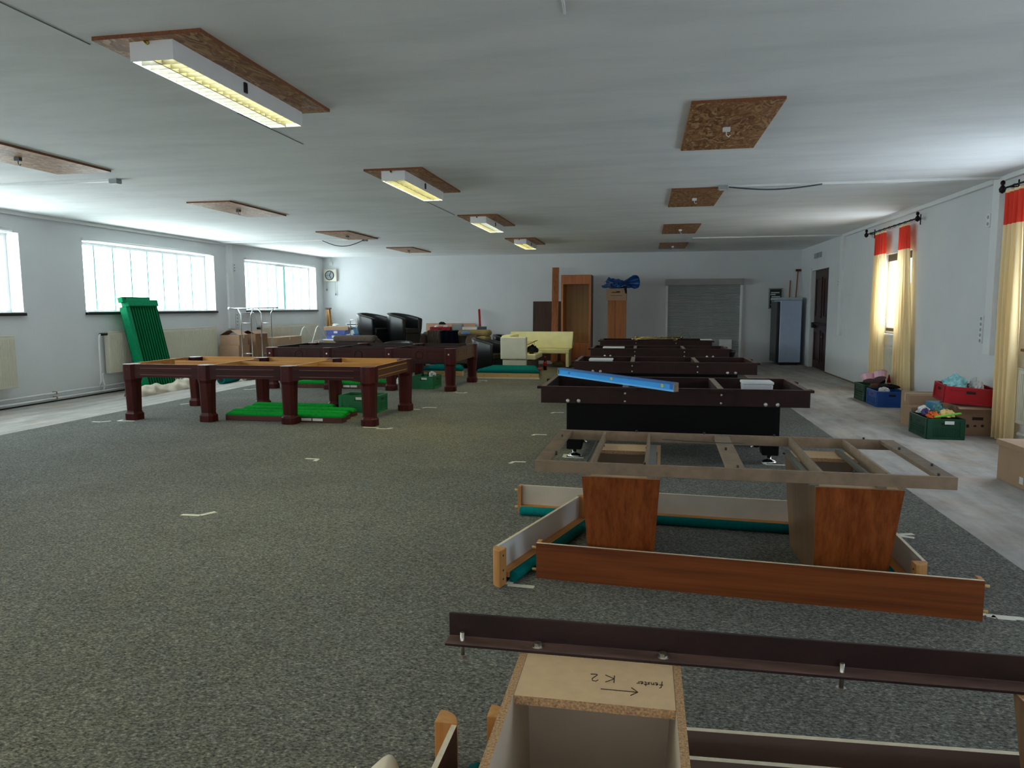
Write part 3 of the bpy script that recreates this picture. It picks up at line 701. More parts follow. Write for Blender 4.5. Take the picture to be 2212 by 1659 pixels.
tub((-.6, 14.3, .5945), .42, .26, .17, 'white lidded tub inside the third dark pool table of the row')
tag(MB().box(-.13, .13, -.1, .1, 0, .03).build('white_tray', 'white_plastic', None, .01, (1.42, 17.5, .752)), 'flat white plastic tray on the corner of the pool table nearest the shutter', 'tray')
def brass_rods():
    for k, (a, b) in enumerate((((-.28, 17.25, .784), (.74, 17.30, .784)), ((-.22, 18.3, .784), (.9, 18.3, .784)))):
        A, B = Vector(a), Vector(b)
        t = thing('brass_curtain_rod', ['upper brass curtain rod with ball ends lying on the farthest pool table', 'lower brass curtain rod with rings lying on the farthest pool table'][k], 'curtain rod', A)
        d = B - A; MB().cyl((0, 0, 0), d, .012, n=10).build('rod', 'brass', t)
        for e in (Vector((0, 0, 0)), d): MB().lump(e, (.03, .03, .03), 1, 0, 10, 6, flat=1).build('ball_finial', 'brass', t)
        for u in (.2, .45, .55, .9):
            c = d * u; MB().tube([(c.x, c.y + .035 * math.cos(q), c.z + .022 + .035 * math.sin(q)) for q in [6.283 * j / 12 for j in range(12)]], .005, 6, closed=True).build('ring', 'brass', t)
    tag(MB().tube([(.95 + .12 * math.cos(q), 17.75, .757 + .17 * math.sin(q)) for q in [math.pi * j / 14 for j in range(15)]], .004, 6).build('wire_loop', 'string_grey'), 'thin wire loop standing up on the farthest pool table', 'wire')
brass_rods()

# ------------------------------------------------------------------ veneered pool tables on two box pedestals
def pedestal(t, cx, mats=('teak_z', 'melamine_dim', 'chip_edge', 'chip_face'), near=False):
    a0, b0, a1, b1, zt = .18, .375, .215, .505, .605; th = .02
    def q(a, b, z): return [(cx - a, -b, z), (cx + a, -b, z), (cx + a, b, z), (cx - a, b, z)]
    o0, o1 = q(a0, b0, .007), q(a1, b1, zt); i0, i1 = q(a0 - th, b0 - th, .007), q(a1 - th, b1 - th, zt)
    m = MB(); vs = o0 + o1 + i0 + i1
    for k in range(4):
        j = (k + 1) % 4
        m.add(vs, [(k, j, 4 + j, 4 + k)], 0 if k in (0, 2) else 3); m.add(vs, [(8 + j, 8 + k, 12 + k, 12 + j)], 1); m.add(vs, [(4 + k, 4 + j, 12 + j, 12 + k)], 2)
    o = m.build('pedestal', [mats[0], mats[1], mats[2], 'teak_side'], t)
    for s in (-1, 1):
        y0, y1 = sorted((s * (b1 - th), s * (b1 - th - .215)))
        MB().box(cx - a1 + th + .001, cx + a1 - th - .001, y0, y1, zt - .024, zt - .001, 0, None, (0, 0, 1, 1, 1, 1)).build('top_strip', [mats[3], mats[2]], o)
    return o
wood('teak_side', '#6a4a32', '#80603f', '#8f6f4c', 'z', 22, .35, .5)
def white_table():
    t = thing('pool_table', 'pool table frame of grey steel bars on two veneered box pedestals', 'pool table', (.492, 4.43, 0), R(-1.4))
    hx, hy, z0, z1 = 1.08, .525, .625, .69
    for s in (-1, 1):
        y = s * hy
        MB().box(-hx, hx, min(y, y - s * .022), max(y, y - s * .022), z0, z1).build('long_bar', 'grey_enamel', t, .002)
        x = s * hx
        m = MB().box(min(x, x - s * .085), max(x, x - s * .085), -hy + .022, hy - .022, z1 - .025, z1 - .002); m.box(min(x, x - s * .02), max(x, x - s * .02), -hy + .022, hy - .022, z0, z1 - .025)
        m.build('end_bar', 'grey_enamel_dirty', t, .002)
    MB().box(-.035, .06, -hy + .022, hy - .022, z1 - .03, z1 - .004).build('cross_bar', 'grey_enamel', t, .002)
    for x, f in ((-.765, -1), (-.465, 1), (.445, -1), (.775, -1)):
        MB().box(x - .008, x + .008, -hy + .022, hy - .022, z0, z1 - .004).build('cross_bar', 'grey_enamel', t, .001)
        x0, x1 = sorted((x + f * .008, x + f * .055)); MB().box(x0, x1, -hy + .05, hy - .05, .606, .612).box(x0, x0 + .002, -hy + .05, hy - .05, .612, z0 + .005).build('mounting_flange', 'zinc_strip', t)
    for x, y in ((-.99, -.3), (-1.03, .25), (-.55, hy - .011), (-.1, hy - .011), (.0, .0), (.35, hy - .011), (.9, hy - .011), (1.02, .2), (1.05, -.25), (1.0, -hy + .03), (.02, -hy + .03), (-.47, -hy + .011), (.6, -hy + .03), (-.74, .36), (-.44, .34), (.42, .32)):
        low = y in (.36, .34, .32)
        MB().cyl((x - (.03 if low else 0), y, .612 if low else z1 - .012), (x - (.03 if low else 0), y, .62 if low else z1 + .012), .014 if low else .007, n=8).build('screw', 'black_screw', t)
    pedestal(t, -.60); pedestal(t, .63)
    tag(MB().tube([(.12, 4.66, .70), (.3, 4.64, .694), (.52, 4.62, .694), (.62, 4.60, .70)], .003, 5).build('wire_tie', 'grey_plastic'), 'thin dark wire sticking out over the grey steel table frame', 'wire')
white_table()
def stroke(name, pts, mat, parent, r=.002):
    return MB().tube(pts, r, 5).build(name, mat, parent)
def near_table():
    t = thing('pool_table', 'nearest pool table with a dark angle iron on open chipboard pedestals', 'pool table', (.492, 1.37, 0))
    pa = pedestal(t, -.60); pedestal(t, .63)
    # angle iron across the pedestals
    a = MB(); x0, x1 = -1.03, 1.14; z = .606
    a.prism([(.485, z), (.485 + .058, z), (.485 + .058, z + .075), (.485 + .05, z + .075), (.485 + .05, z + .008), (.485, z + .008)], 'x', x0, x1)
    a.m[4] = 1
    a.build('angle_iron', ['iron_brown', 'iron_dusty'], t, .0015)
    MB().prism([(-.485, z), (-.485 - .058, z), (-.485 - .058, z + .075), (-.485 - .05, z + .075), (-.485 - .05, z + .008), (-.485, z + .008)], 'x', x0, x1).build('angle_iron', 'iron_brown', t, .0015)
    y = .51
    for x in (-.985, .02):
        MB().cyl((x, y, z - .035), (x, y, z + .032), .006, n=10).cyl((x, y, z - .042), (x, y, z - .034), .013, n=6).build('bolt', 'steel_bolt', t)
    for x in (-.77, -.43):
        MB().cyl((x, y, z + .008), (x, y, z + .020), .0115, n=6).cyl((x, y, z + .008), (x, y, z + .010), .016, n=12).build('bolt', 'steel_bolt', t)
    # handwriting on the chipboard strip, upside down for the camera
    zz = .6045; X = lambda u, v: (-.60 + u, .37 + v, zz)
    K = lambda cx, cy, s, pts: [X(cx - px * s, cy - py * s) for px, py in pts]
    for pts in ([(0, 0), (0, 1)], [(.6, 1), (0, .45), (.65, 0)]): stroke('handwriting', K(.045, .035, .035, pts), 'print_ink', pa, .0012)
    stroke('handwriting', K(.005, .035, .035, [(0, .8), (.15, 1), (.4, .95), (.45, .7), (.1, .1), (.15, 0), (.6, .05)]), 'print_ink', pa, .0012)
    for pts in ([(0, 0), (2.6, 0)], [(.5, .5), (0, 0), (.45, -.55)]): stroke('handwriting', K(.105, -.035, .035, pts), 'print_ink', pa, .0012)
    F = [[(.0, -.3), (.15, 1.1), (.35, 1.2)], [(-.1, .45), (.35, .5)], [(.5, .35), (.75, .45), (.7, .65), (.52, .5), (.55, .1), (.85, .1)], [(.95, .6), (1.0, .1)], [(1.0, .4), (1.2, .6), (1.3, .1)], [(1.7, .6), (1.5, .5), (1.7, .25), (1.45, .1)],
         [(1.95, 1.0), (1.9, .1), (2.1, .1)], [(1.75, .65), (2.15, .7)], [(2.25, .35), (2.5, .45), (2.45, .65), (2.28, .5), (2.3, .1), (2.6, .1)], [(2.7, .6), (2.75, .1)], [(2.75, .45), (3.0, .6)]]
    for pts in F: stroke('handwriting', K(.165, .02, .021, pts), 'print_ink', pa, .0011)
near_table()

# rails taken off the veneered tables: outer board, wood rail, cloth cushion
def rail(label, loc, rz, L, outer='teak_x', inner='melamine_warm', cushion='teal_felt', blocks=(), pegs=(), group='rails taken off the veneered pool tables', h=.205, marks=()):
    t = thing('table_rail', label, 'table rail', (loc[0], loc[1], .007), R(rz), group)
    MB().box(0, L, 0, .018, 0, h, 0, None, (0, 2, 0, 1, 1, 1)).build('apron_board', [outer, inner, 'board_edge'], t)
    MB().box(.02, L - .02, .018, .078, .028, .06).build('wood_rail', 'raw_wood', t, .003)
    poly = [(.078, .02), (.082, .06), (.10, .066), (.128, .052), (.132, .03), (.115, .004), (.08, .0)]
    MB().prism(poly, 'x', .03, L - .03, 0, None, True).build('cushion', cushion, t)
    for e in blocks:   # quarter round corner block at an end
        x0, s = (0, -1) if e == 0 else (L, 1)
        pl = [(x0, .0), (x0, .075), (x0 + s * .05, .075)] + [(x0 + s * (.075 * math.sin(q)) , .075 - .075 * math.cos(q)) for q in [math.pi / 2 * k / 6 for k in range(6, -1, -1)]]
        o = MB().prism(pl, 'z', 0, h + .004).build('corner_block', 'beech_block', t, .003)
        for z in (.04, .09, h - .03): MB().cyl((x0 + s * .04, .0755, z), (x0 + s * .04, .077, z), .006, n=10).build('screw_hole', 'print_ink', o)
    for e in (0, 1):
        if e in blocks: continue
        x0 = .0 if e == 0 else L - .025
        MB().box(x0, x0 + .025, .018, .066, .0, h + .003).build('end_batten', 'beech_block', t, .002)
    for e, z in pegs:
        x0, s = (0, -1) if e == 0 else (L, 1)
        MB().cyl((x0, .03, z), (x0 + s * .03, .03, z), .008, n=10).build('dowel', 'pine', t)
    for pts in marks: MB().tube([(px, .0185, pz) for px, pz in pts], .0015, 5).build('pencil_mark', 'print_ink', t)
    return t
PG = [(0, .04), (0, .17), (1, .04), (1, .17)]
rail('long teak veneered rail lying in front of the steel framed pool table', (-.59, 3.925), -4.7, 2.25, pegs=PG)
rail('short rail with rounded blocks slanting beside the pedestal of the steel framed table', (-.455, 4.98), 252.7, 1.20, inner='melamine', blocks=(0, 1))
rail('long rail lying behind the steel framed pool table, pale inside towards the camera', (1.30, 5.095), 176.0, 2.22, pegs=PG, marks=([(1.30, .16), (1.315, .11), (1.335, .06)], [(1.28, .14), (1.315, .105)]))
rail('short rail at the concrete side of the steel framed pool table', (1.475, 3.98), 88.5, 1.16, inner='melamine', blocks=(0, 1))
rail('short rail with rounded block, the farther of two beside the nearest chipboard pedestal', (-.575, .90), 90, 1.21, blocks=(0, 1), inner='raw_wood', outer='mahogany')
rail('short rail with rounded block right against the nearest chipboard pedestal', (-.415, .96), 90, 1.21, blocks=(0, 1), inner='raw_wood', outer='mahogany')
rail('long rail behind the nearest pool table, farther of two', (2.03, 2.315), 182.6, 2.26, inner='inner_brown_board', pegs=PG)
rail('long rail behind the nearest pool table, nearer of two', (2.03, 2.165), 182.6, 2.26, inner='inner_brown_board', pegs=PG, marks=([(1.10 + .02 * math.sin(q), .12 + .035 * math.cos(q)) for q in [math.pi * k / 8 for k in range(9)]],))
tag(MB().grid(lambda u, v: (-.93 + .21 * u, 1.55 + .57 * v - .03 * math.sin(u * 9), .036 + .02 * math.sin(u * 7 + v * 4) + .03 * (1 - abs(2 * v - 1)) ), 14, 14).build('cloth_scrap', 'cream_sheet', None, 0, None, 0, 2, 0, .004), 'cream crumpled cloth scrap on the carpet at the bottom corner rails', 'cloth')

# ------------------------------------------------------------------ white tape marks on the carpet
def tape(x, y, a, l1, b, l2, label):
    m = MB(); w = .02; z = .0072
    m.box(0, l1, -w, w, z, z + .0008, 0, TR(x, y, 0) @ RZ(R(a))); m.box(0, l2, -w, w, z + .0009, z + .0016, 0, TR(x, y, 0) @ RZ(R(b)))
    tag(m.build('tape_mark', 'masking_tape'), label, 'tape mark', 'white tape marks on the carpet')
g = 'white tape corner mark '
tape(-3.25, 4.72, 182, .15, 60, .12, g + 'on the open carpet closest to the camera'); tape(-3.27, 6.74, 178, .14, 275, .1, g + 'on the open carpet in front of the nearest snooker table')
tape(-7.28, 8.5, 178, .14, 50, .12, g + 'beside the corner leg at the concrete edge'); tape(-7.12, 8.62, 5, .24, 90, .1, g + 'under the corner leg at the concrete edge')
tape(-7.36, 12.4, 180, .12, 60, .14, g + 'near the concrete edge between the two snooker tables'); tape(-7.26, 10.42, 0, .1, 240, .15, g + 'behind the back corner leg at the concrete edge')
tape(-3.56, 8.68, 0, .2, 90, .14, g + 'under the corner leg facing the camera aisle'); tape(-3.22, 8.6, 180, .14, 60, .1, g + 'beside the corner leg facing the camera aisle')
tape(-3.3, 10.6, 0, .15, 240, .1, g + 'behind the nearest snooker table in the aisle'); tape(-3.5, 10.35, 0, .16, 90, .12, g + 'under the back corner leg in the aisle')
tape(-3.52, 12.62, 0, .16, 90, .12, g + 'under the front corner leg of the carved snooker table'); tape(-3.2, 12.5, 180, .14, 70, .1, g + 'beside the front corner leg of the carved snooker table')
tape(-3.44, 14.4, 0, .12, 90, .12, g + 'under the back corner leg of the carved snooker table'); tape(-3.28, 14.7, 180, .18, 290, .1, g + 'in front of the stacked teal rails')
tape(-1.29, 10.38, 0, .14, 250, .1, g + 'in the aisle beside the second dark pool table'); tape(-1.29, 8.52, 0, .14, 250, .08, g + 'in the aisle behind the nearest dark pool table corner')
tape(-1.27, 6.96, 0, .12, 255, .1, g + 'in the aisle in front of the nearest dark pool table'); tape(-.73, 3.795, -3, .15, 80, .1, g + 'at the rounded block of the slanting short rail')
tape(-.80, 7.25, 0, .2, 90, .16, g + 'under the aisle side chrome foot of the dark pool table'); tape(1.18, 7.24, 0, .2, 90, .12, g + 'under the concrete side chrome foot of the dark pool table')
tape(1.66, 5.11, 15, .16, 340, .14, g + 'by the short rail on the concrete side'); tape(1.70, 3.82, -5, .17, 125, .12, g + 'at the end of the long teak rail'); tape(1.74, 3.80, 145, .02, -3, .08, g + 'crossing beside the end of the long teak rail')

# ------------------------------------------------------------------ cushion rails under and near the snooker tables
wood('mahogany_light', '#3a1712', '#562720', '#6b362d', 'x', 20, .4, .4)
def felt_rail(label, x0, x1, y, group, wood_mat='mahogany_light', felt='green_felt', h=.10, w=.16, z=.007, sticker=False):
    t = thing('cushion_rail', label, 'cushion rail', (x0, y, z), 0, group); L = x1 - x0
    MB().prism([(0, 0), (w, 0), (w, h * .55), (0, h * .62)], 'x', .0, L).build('wood_rail', wood_mat, t, .006)
    top = [(-.004, h * .62), (w, h * .55), (w, h * .8), (w * .75, h), (w * .4, h * 1.08), (.015, h * .92)]
    def end(k): return [(p[0], p[1]) for p in top]
    rings = []
    for x, s in ((0, .55), (.03, .85), (.08, 1), (L - .08, 1), (L - .03, .85), (L, .55)):
        rings.append([(x, p[0], h * .58 + (p[1] - h * .58) * s) for p in top])
    MB().loft(rings, smooth=True).build('cushion', felt, t)
    if sticker:
        for a in (L * .66, L * .755): MB().box(a, a + L * .085, -.004, -.001, h * .2, h * .5).build('paper_label', 'paper_white', t)
    return t
gl = ['first', 'second', 'third', 'fourth']
for i, (x0, x1, y) in enumerate(((-5.68, -3.97, 8.925), (-5.76, -4.02, 9.17), (-5.76, -4.05, 9.49), (-5.82, -4.52, 9.83))):
    felt_rail('green felt cushion rail on the carpet, %s from the camera under the nearest snooker table' % gl[i], x0, x1, y, 'green rails under the nearest snooker table', sticker=(i == 0), h=.115)
for i, (x0, x1, y) in enumerate(((-6.68, -5.14, 12.84), (-6.5, -4.8, 13.2))):
    felt_rail('green felt cushion rail, %s from the camera under the carved snooker table' % gl[i], x0, x1, y, 'green rails under the carved snooker table', sticker=(i == 0), h=.13, wood_mat='mahogany_brown')
def teal_stack(x0, x1, y0, n, where, white=True):
    for i in range(n):
        y = y0 + i * .15; s = i * .06
        t = felt_rail('teal cushion rail, %s from the camera in the stack %s' % (gl[i], where), x0 + s, x1 - s * .6, y, 'teal cushion rails ' + where, 'pine', 'teal_felt', .2 + .012 * i, .13)
        if white and i == 0: MB().box(-.02, x1 - x0 + .02, -.02, -.002, 0, .03).build('white_batten', 'board_edge', t)
        for q in (.12, .5, .87): MB().cyl(((x1 - x0) * q, -.001, .07), ((x1 - x0) * q, -.003, .07), .008, n=8).build('screw_hole', 'print_ink', t)
teal_stack(-3.58, -2.22, 15.15, 4, 'before the pale bench'); teal_stack(-4.90, -4.0, 15.5, 3, 'behind the carved snooker table', False)

# ------------------------------------------------------------------ crates
def crate(label, loc, w, d, h, mat, rz=0, group='folding crates', sticker=True, rim=None, holes=True):
    t = thing('folding_crate', label, 'crate', loc, R(rz), group); th = .014
    MB().box(-w / 2, w / 2, -d / 2, d / 2, 0, .012).build('crate_floor', mat, t)
    def wall(L, M):
        o = MB().box(-L / 2, L / 2, 0, th, 0.0, h, 0, M).build('side_wall', mat, t, .003)
        g = MB()
        for x0, x1 in ((-L / 2, -L / 2 + .05), (L / 2 - .05, L / 2)): g.box(x0, x1, -.008, 0, .0, h, 0, M)
        g.box(-L / 2 + .05, L / 2 - .05, -.01, 0, h - .035, h, 0, M); g.box(-L / 2 + .05, L / 2 - .05, -.008, 0, 0, .03, 0, M)
        k = max(3, int(L / .035))
        if holes:
            for i in range(k):
                x = -L / 2 + .06 + (L - .12) * (i + .5) / k; g.box(x - .005, x + .005, -.005, 0, .04, h - .1, 0, M)
            for i in range(4): z = .05 + (h - .16) * i / 3; g.box(-L / 2 + .05, L / 2 - .05, -.0045, 0, z - .005, z + .005, 0, M)
        g.build('ribs', rim or mat, o)
        MB().box(-.05, .05, -.001, -.0, h - .075, h - .045, 0, M).build('hand_hole', 'black_plastic', o)
        return o
    ws = [wall(w, TR(0, -d / 2, 0)), wall(w, TR(0, d / 2, 0) @ RZ(math.pi)), wall(d - .03, TR(w / 2, 0, 0) @ RZ(math.pi / 2)), wall(d - .03, TR(-w / 2, 0, 0) @ RZ(-math.pi / 2))]
    if sticker:
        MB().box(-w * .05, w * .2, -d / 2 - .012, -d / 2 - .0095, h - .06, h - .022).build('paper_label', 'paper_white', t)
    return t
def lump_thing(name, label, cat, c, r, mat, seed, amp=.3, group=None, n=22, m=11):
    o = MB().lump((0, 0, 0), r, seed, amp, n, m).build(name, mat, None, 0, c); return tag(o, label, cat, group)
crate('green folding crate standing behind the green cushion rails under the nearest snooker table', (-4.14, 10.1, .008), .6, .42, .25, 'green_plastic')
c2 = crate('green folding crate full of white oddments under the carved snooker table', (-4.12, 13.24, .008), .42, .55, .24, 'green_plastic')
lump_thing('plastic_bag', 'crumpled white bag in the green crate under the carved snooker table', 'bag', (-4.04, 13.36, .2), (.08, .10, .1), 'white_sheet', 3)
tag(MB().tube([(-.05, 0, 0), (-.05, 0, .14), (.05, 0, .14), (.05, 0, 0)], .014, 8).build('tool_handle', 'black_plastic', None, 0, (-4.1, 13.1, .19)), 'black tool handle standing in the crate under the carved snooker table', 'tool')
lump_thing('plastic_bag', 'thin white bag lying behind the crate under the carved snooker table', 'bag', (-4.75, 13.7, .06), (.16, .12, .14), 'white_sheet', 5)
crate('dark green crate of toys and cloths before the red crate on the concrete', (3.45, 9.28, 0), .40, .58, .24, 'dark_green_plastic')
for i, (c, r, m, l, nm, ct) in enumerate((((3.36, 9.13, .25), (.07, .07, .05), 'orange_cloth', 'crumpled orange cloth in the dark green crate by the red crate', 'folded_cloth', 'cloth'), ((3.53, 9.21, .26), (.08, .07, .06), 'yellow_cloth', 'pale yellow printed cloth in the dark green crate by the red crate', 'folded_cloth', 'cloth'),
    ((3.36, 9.45, .27), (.07, .07, .06), 'white_sheet', 'white plastic bag in the dark green crate by the red crate', 'plastic_bag', 'bag'), ((3.53, 9.44, .28), (.07, .07, .07), 'teal_pattern', 'pale patterned bag at the back of the dark green crate', 'plastic_bag', 'bag'),
    ((3.32, 9.29, .26), (.04, .04, .05), 'purple_cloth', 'dark purple bundle in the dark green crate by the red crate', 'cloth_bundle', 'cloth'), ((3.43, 9.29, .25), (.03, .03, .04), 'leaf_green', 'small green bottle cap end in the dark green crate', 'bottle', 'bottle'))):
    lump_thing(nm, l, ct, c, r, m, 11 + i, .35)
tag(MB().hexa([(-.14, -.02, 0), (.14, -.02, .05), (.14, .02, .05), (-.14, .02, 0)], [(-.14, -.02, .02), (.14, -.02, .07), (.14, .02, .07), (-.14, .02, .02)]).build('plastic_toy', 'lime_plastic', None, .005, (3.48, 9.045, .245)), 'lime green plastic toy lying across the dark green crate', 'toy')
crate('dark green crate beside the blue crate under the pink tub', (3.72, 12.66, 0), .42, .58, .27, 'dark_green_plastic')
crate('blue mesh crate at the foot of the far window curtains', (3.73, 12.02, 0), .42, .55, .24, 'blue_plastic', sticker=False, rim='blue_plastic')
def pink_tub():
    t = thing('pink_tub', 'pink heart shaped tub tipped over the dark green crate by the far curtains', 'tub', (3.72, 12.56, .335)); t.rotation_euler = (R(24), R(16), R(150))
    pl = []
    for k in range(28):
        a = 6.283 * k / 28; x = 16 * math.sin(a) ** 3; y = 13 * math.cos(a) - 5 * math.cos(2 * a) - 2 * math.cos(3 * a) - math.cos(4 * a); pl.append((x / 16 * .2, y / 16 * .2))
    MB().loft([[(p[0] * s, p[1] * s, z) for p in pl] for s, z in ((.9, 0), (1, .09), (1.04, .10))]).build('tub_body', 'pink_plastic', t, .006)
pink_tub()
lump_thing('black_bag', 'black bag lying on the blue mesh crate', 'bag', (3.75, 12.05, .28), (.16, .09, .05), 'black_cloth', 21); lump_thing('folded_cloth', 'brown cloth between the pink tub and the black bag', 'cloth', (3.62, 12.24, .27), (.08, .05, .05), 'brown_cloth', 22)
lump_thing('folded_cloth', 'white cloth bundle on the corner of the blue mesh crate', 'cloth', (3.64, 11.86, .25), (.08, .06, .05), 'white_sheet', 23)
lump_thing('black_hat', 'black round hat behind the pink tub', 'hat', (3.88, 12.84, .30), (.08, .08, .08), 'black_cloth', 24, .1); tag(MB().lathe([(.035, 0), (.008, .13), (0, .14)], 12).build('red_cone', 'red_plastic', None, 0, (3.92, 12.55, .30)), 'small red cone by the radiator behind the pink tub', 'cone')
MBr = crate('red plastic crate tilted on the big carton beside the nearest curtain', (3.80, 9.46, .392), .55, .42, .20, 'red_plastic', 0, sticker=False, holes=False); MBr.rotation_euler = (R(3), R(4), R(-4))
lump_thing('plastic_bag', 'white and turquoise bag heaped in the red crate', 'bag', (3.70, 9.46, .59), (.13, .13, .12), 'teal_pattern', 31); lump_thing('plastic_bag', 'grey white bag at the curtain end of the red crate', 'bag', (3.93, 9.45, .57), (.07, .10, .1), 'white_sheet', 32)

# ------------------------------------------------------------------ cartons
def carton(label, loc, w, d, h, mat='cardboard', rz=0, flap=None, tape_=True, ink=None, group='cardboard cartons'):
    t = thing('cardboard_carton', label, 'carton', loc, R(rz), group)
    MB().box(-w / 2, w / 2, -d / 2, d / 2, 0, h).build('carton_body', mat, t, .004)
    if tape_: MB().box(-w / 2 - .001, w / 2 + .001, -.025, .025, h * .7, h + .001).build('packing_tape', 'packing_tape', t)
    if flap:
        for s in (-1, 1): MB().box(0, w * .48, -d / 2, d / 2, 0, .004, 0, TR(s * w / 2, 0, h) @ RZ(0 if s < 0 else math.pi) @ RY(R(-flap))).build('flap', mat, t)
    if ink:
        for x0, x1, z0, z1 in ink: MB().box(x0, x1, -d / 2 - .0015, -d / 2 - .0005, z0, z1).build('printed_mark', 'print_ink', t)
    return t
carton('open carton on top of the carton pile by the frosted windows, window post side', (-9.27, 15.05, .702), .46, .42, .23, 'cardboard', 5, 30); carton('carton on top of the carton pile, radiator side', (-9.10, 15.62, .702), .42, .44, .24, 'cardboard_dark', -8, 22)
carton('bottom carton of the pile by the windows, window post side', (-9.27, 15.05, 0), .50, .46, .70, 'cardboard', 0, None, False); carton('bottom carton of the pile by the windows, radiator side', (-9.10, 15.6, 0), .46, .50, .70, 'cardboard_dark', 0, None, False)
carton('long carton on a bigger one under the farthest frosted window', (-9.25, 17.3, .552), .36, 1.30, .25, 'cardboard_tan', 0); carton('bigger carton carrying the long carton under the farthest window', (-9.22, 17.25, 0), .44, 1.40, .55, 'cardboard_dark', 0, None, False)
carton('carton on the veneered column under the blue tarp', (-.76, 19.52, 1.71), .53, .40, .31, 'cardboard', 0, None, False, ((-.12, .08, .2, .225), (.0, .1, .215, .245), (-.16, .16, .125, .135)))
carton('tan carton with printed symbols behind the light blue tub by the curtained wall', (3.72, 10.55, 0), .40, .55, .36, 'cardboard_tan', -8, None, True, ((-.12, -.1, .1, .17), (-.03, .03, .08, .16), (.07, .11, .08, .15)))
carton('small plain carton behind the dark green toy crate', (3.47, 10.06, 0), .22, .25, .25, 'cardboard_tan', 10, None, False); b = carton('big moving carton with a handle hole under the red crate', (3.87, 9.52, 0), .40, .42, .36, 'cardboard', 0, None, False, ((-.02, .1, .19, .225), (-.08, -.05, .10, .135), (.0, .03, .11, .13), (.08, .11, .11, .135)))
for s in (-1, 1): MB().box(-.2, .2, -.05, .05, 0, .004, 0, TR(0, s * .21, .36) @ RX(R(-s * 18)) @ TR(0, s * .05, 0)).build('flap', 'cardboard_tan', b)
b = carton('tan carton cut off by the picture edge beside the nearest radiator', (3.40, 6.82, 0), .50, .46, .35, 'cardboard_tan', 2, None, False); MB().box(-.265, .265, -.245, .245, .31, .36).build('lid', 'cardboard_tan', b, .004); MB().box(-.252, -.250, -.2, -.14, .04, .1).build('paper_label', 'paper_white', b)
def lidded_tub(label, loc, w, d, h, mat, rz=0):
    t = thing('plastic_tub', label, 'tub', loc, R(rz)); MB().loft([[(-x, -y, z), (x, -y, z), (x, y, z), (-x, y, z)] for x, y, z in ((w * .4, d * .4, 0), (w * .48, d * .48, h * .85))]).build('tub_body', mat, t, .01)
    MB().box(-w / 2, w / 2, -d / 2, d / 2, h * .85, h).build('rim', mat, t, .006); return t
lidded_tub('light blue plastic tub between the red crate and the tan carton', (3.79, 9.95, 0), .34, .30, .32, 'light_blue_plastic', 8)
tag(MB().box(-.1, .1, -.14, .14, 0, .05).build('plastic_box', 'blue_plastic', None, .006, (4.0, 11.56, .0)), 'flat dark blue plastic box at the foot of the curtain by the blue crate', 'box')
tag(MB().tube([(.12 * math.cos(a), .1 * math.sin(a), .02) for a in [6.283 * k / 20 for k in range(20)]], .016, 8, closed=True).build('cable_coil', 'black_plastic', None, 0, (3.2, 6.3, 0)), 'black cable coil on the concrete beside the tan carton at the picture edge', 'cable')
def plant():
    t = thing('potted_plant', 'small potted plant on the brown sill of the nearest curtained window', 'plant', (4.2, 8.62, RZ0))
    MB().lathe([(.05, 0), (.065, .09), (.07, .1)], 14).build('pot', 'terracotta', t)
    m = MB(); rnd = random.Random(4)
    for k in range(26):
        a = rnd.uniform(0, 6.28); e = rnd.uniform(.3, 1.3); l = rnd.uniform(.06, .13); d = Vector((math.cos(a) * math.cos(e), math.sin(a) * math.cos(e), math.sin(e))); p = Vector((0, 0, .1)); q = p + d * l; s = d.orthogonal().normalized() * .014
        m.add([p, (p + q) / 2 + s, q, (p + q) / 2 - s], [(0, 1, 2, 3)])
    m.build('leaves', 'leaf_green', t)
plant()

# ------------------------------------------------------------------ window side: green panel, sheet, rolls, racks
def green_panel():
    t = thing('ribbed_board', 'bright green ribbed panel leaning against the wall over the radiator', 'panel', (-9.06, 11.78, .007)); t.rotation_euler = (0, -math.atan2(.36, 1.66), 0)
    W_, L_, T_ = .90, 1.74, .15
    MB().box(-T_, -.035, 0, W_, 0, L_ - .12).build('panel_back', 'green_groove', t)
    MB().box(-T_, 0, -.001, .09, 0, L_ - .12).build('side_frame', 'green_panel', t, .01); MB().box(-T_, .008, .07, W_, L_ - .12, L_).build('top_rail', 'green_panel', t, .01); MB().box(-T_ + .02, -.03, -.02, .72, L_ - .04, L_ + .06).build('top_board', 'green_panel', t, .005)
    for i in range(11):
        y = .115 + i * .072; MB().box(-.036, -.024, y, y + .011, 0, L_ - .12).build('rib', 'green_panel', t, .002)
    for y in (.0, .66): MB().cyl((-.029, y + .06, L_ + .03), (-.026, y + .06, L_ + .03), .018, n=10).build('hole', 'print_ink', t)
green_panel()
def sheet_bundle():
    def f(u, v):
        a = v * math.pi; r = (.15 + .022 * math.sin(u * 9 + v * 2) + .014 * math.sin(u * 19 + v * 5)) * (1 - .55 * max(0, abs(u - .5) * 2 - .6) ** 1.2)
        k = 1 + .07 * math.sin(u * 46 + v * 13) + .05 * math.sin(u * 29 - v * 17)
        return (-math.cos(a) * r * 1.15 * k, 2.2 * u + .05 * math.sin(v * 6), max(0, math.sin(a) * r * 1.05 * k) + .002)
    tag(MB().grid(f, 110, 26).build('sheet_bundle', 'cream_sheet', None, 0, (-8.83, 11.05, 0)), 'cream dust sheet bundled along the wall at the foot of the green panel', 'sheet')
sheet_bundle()
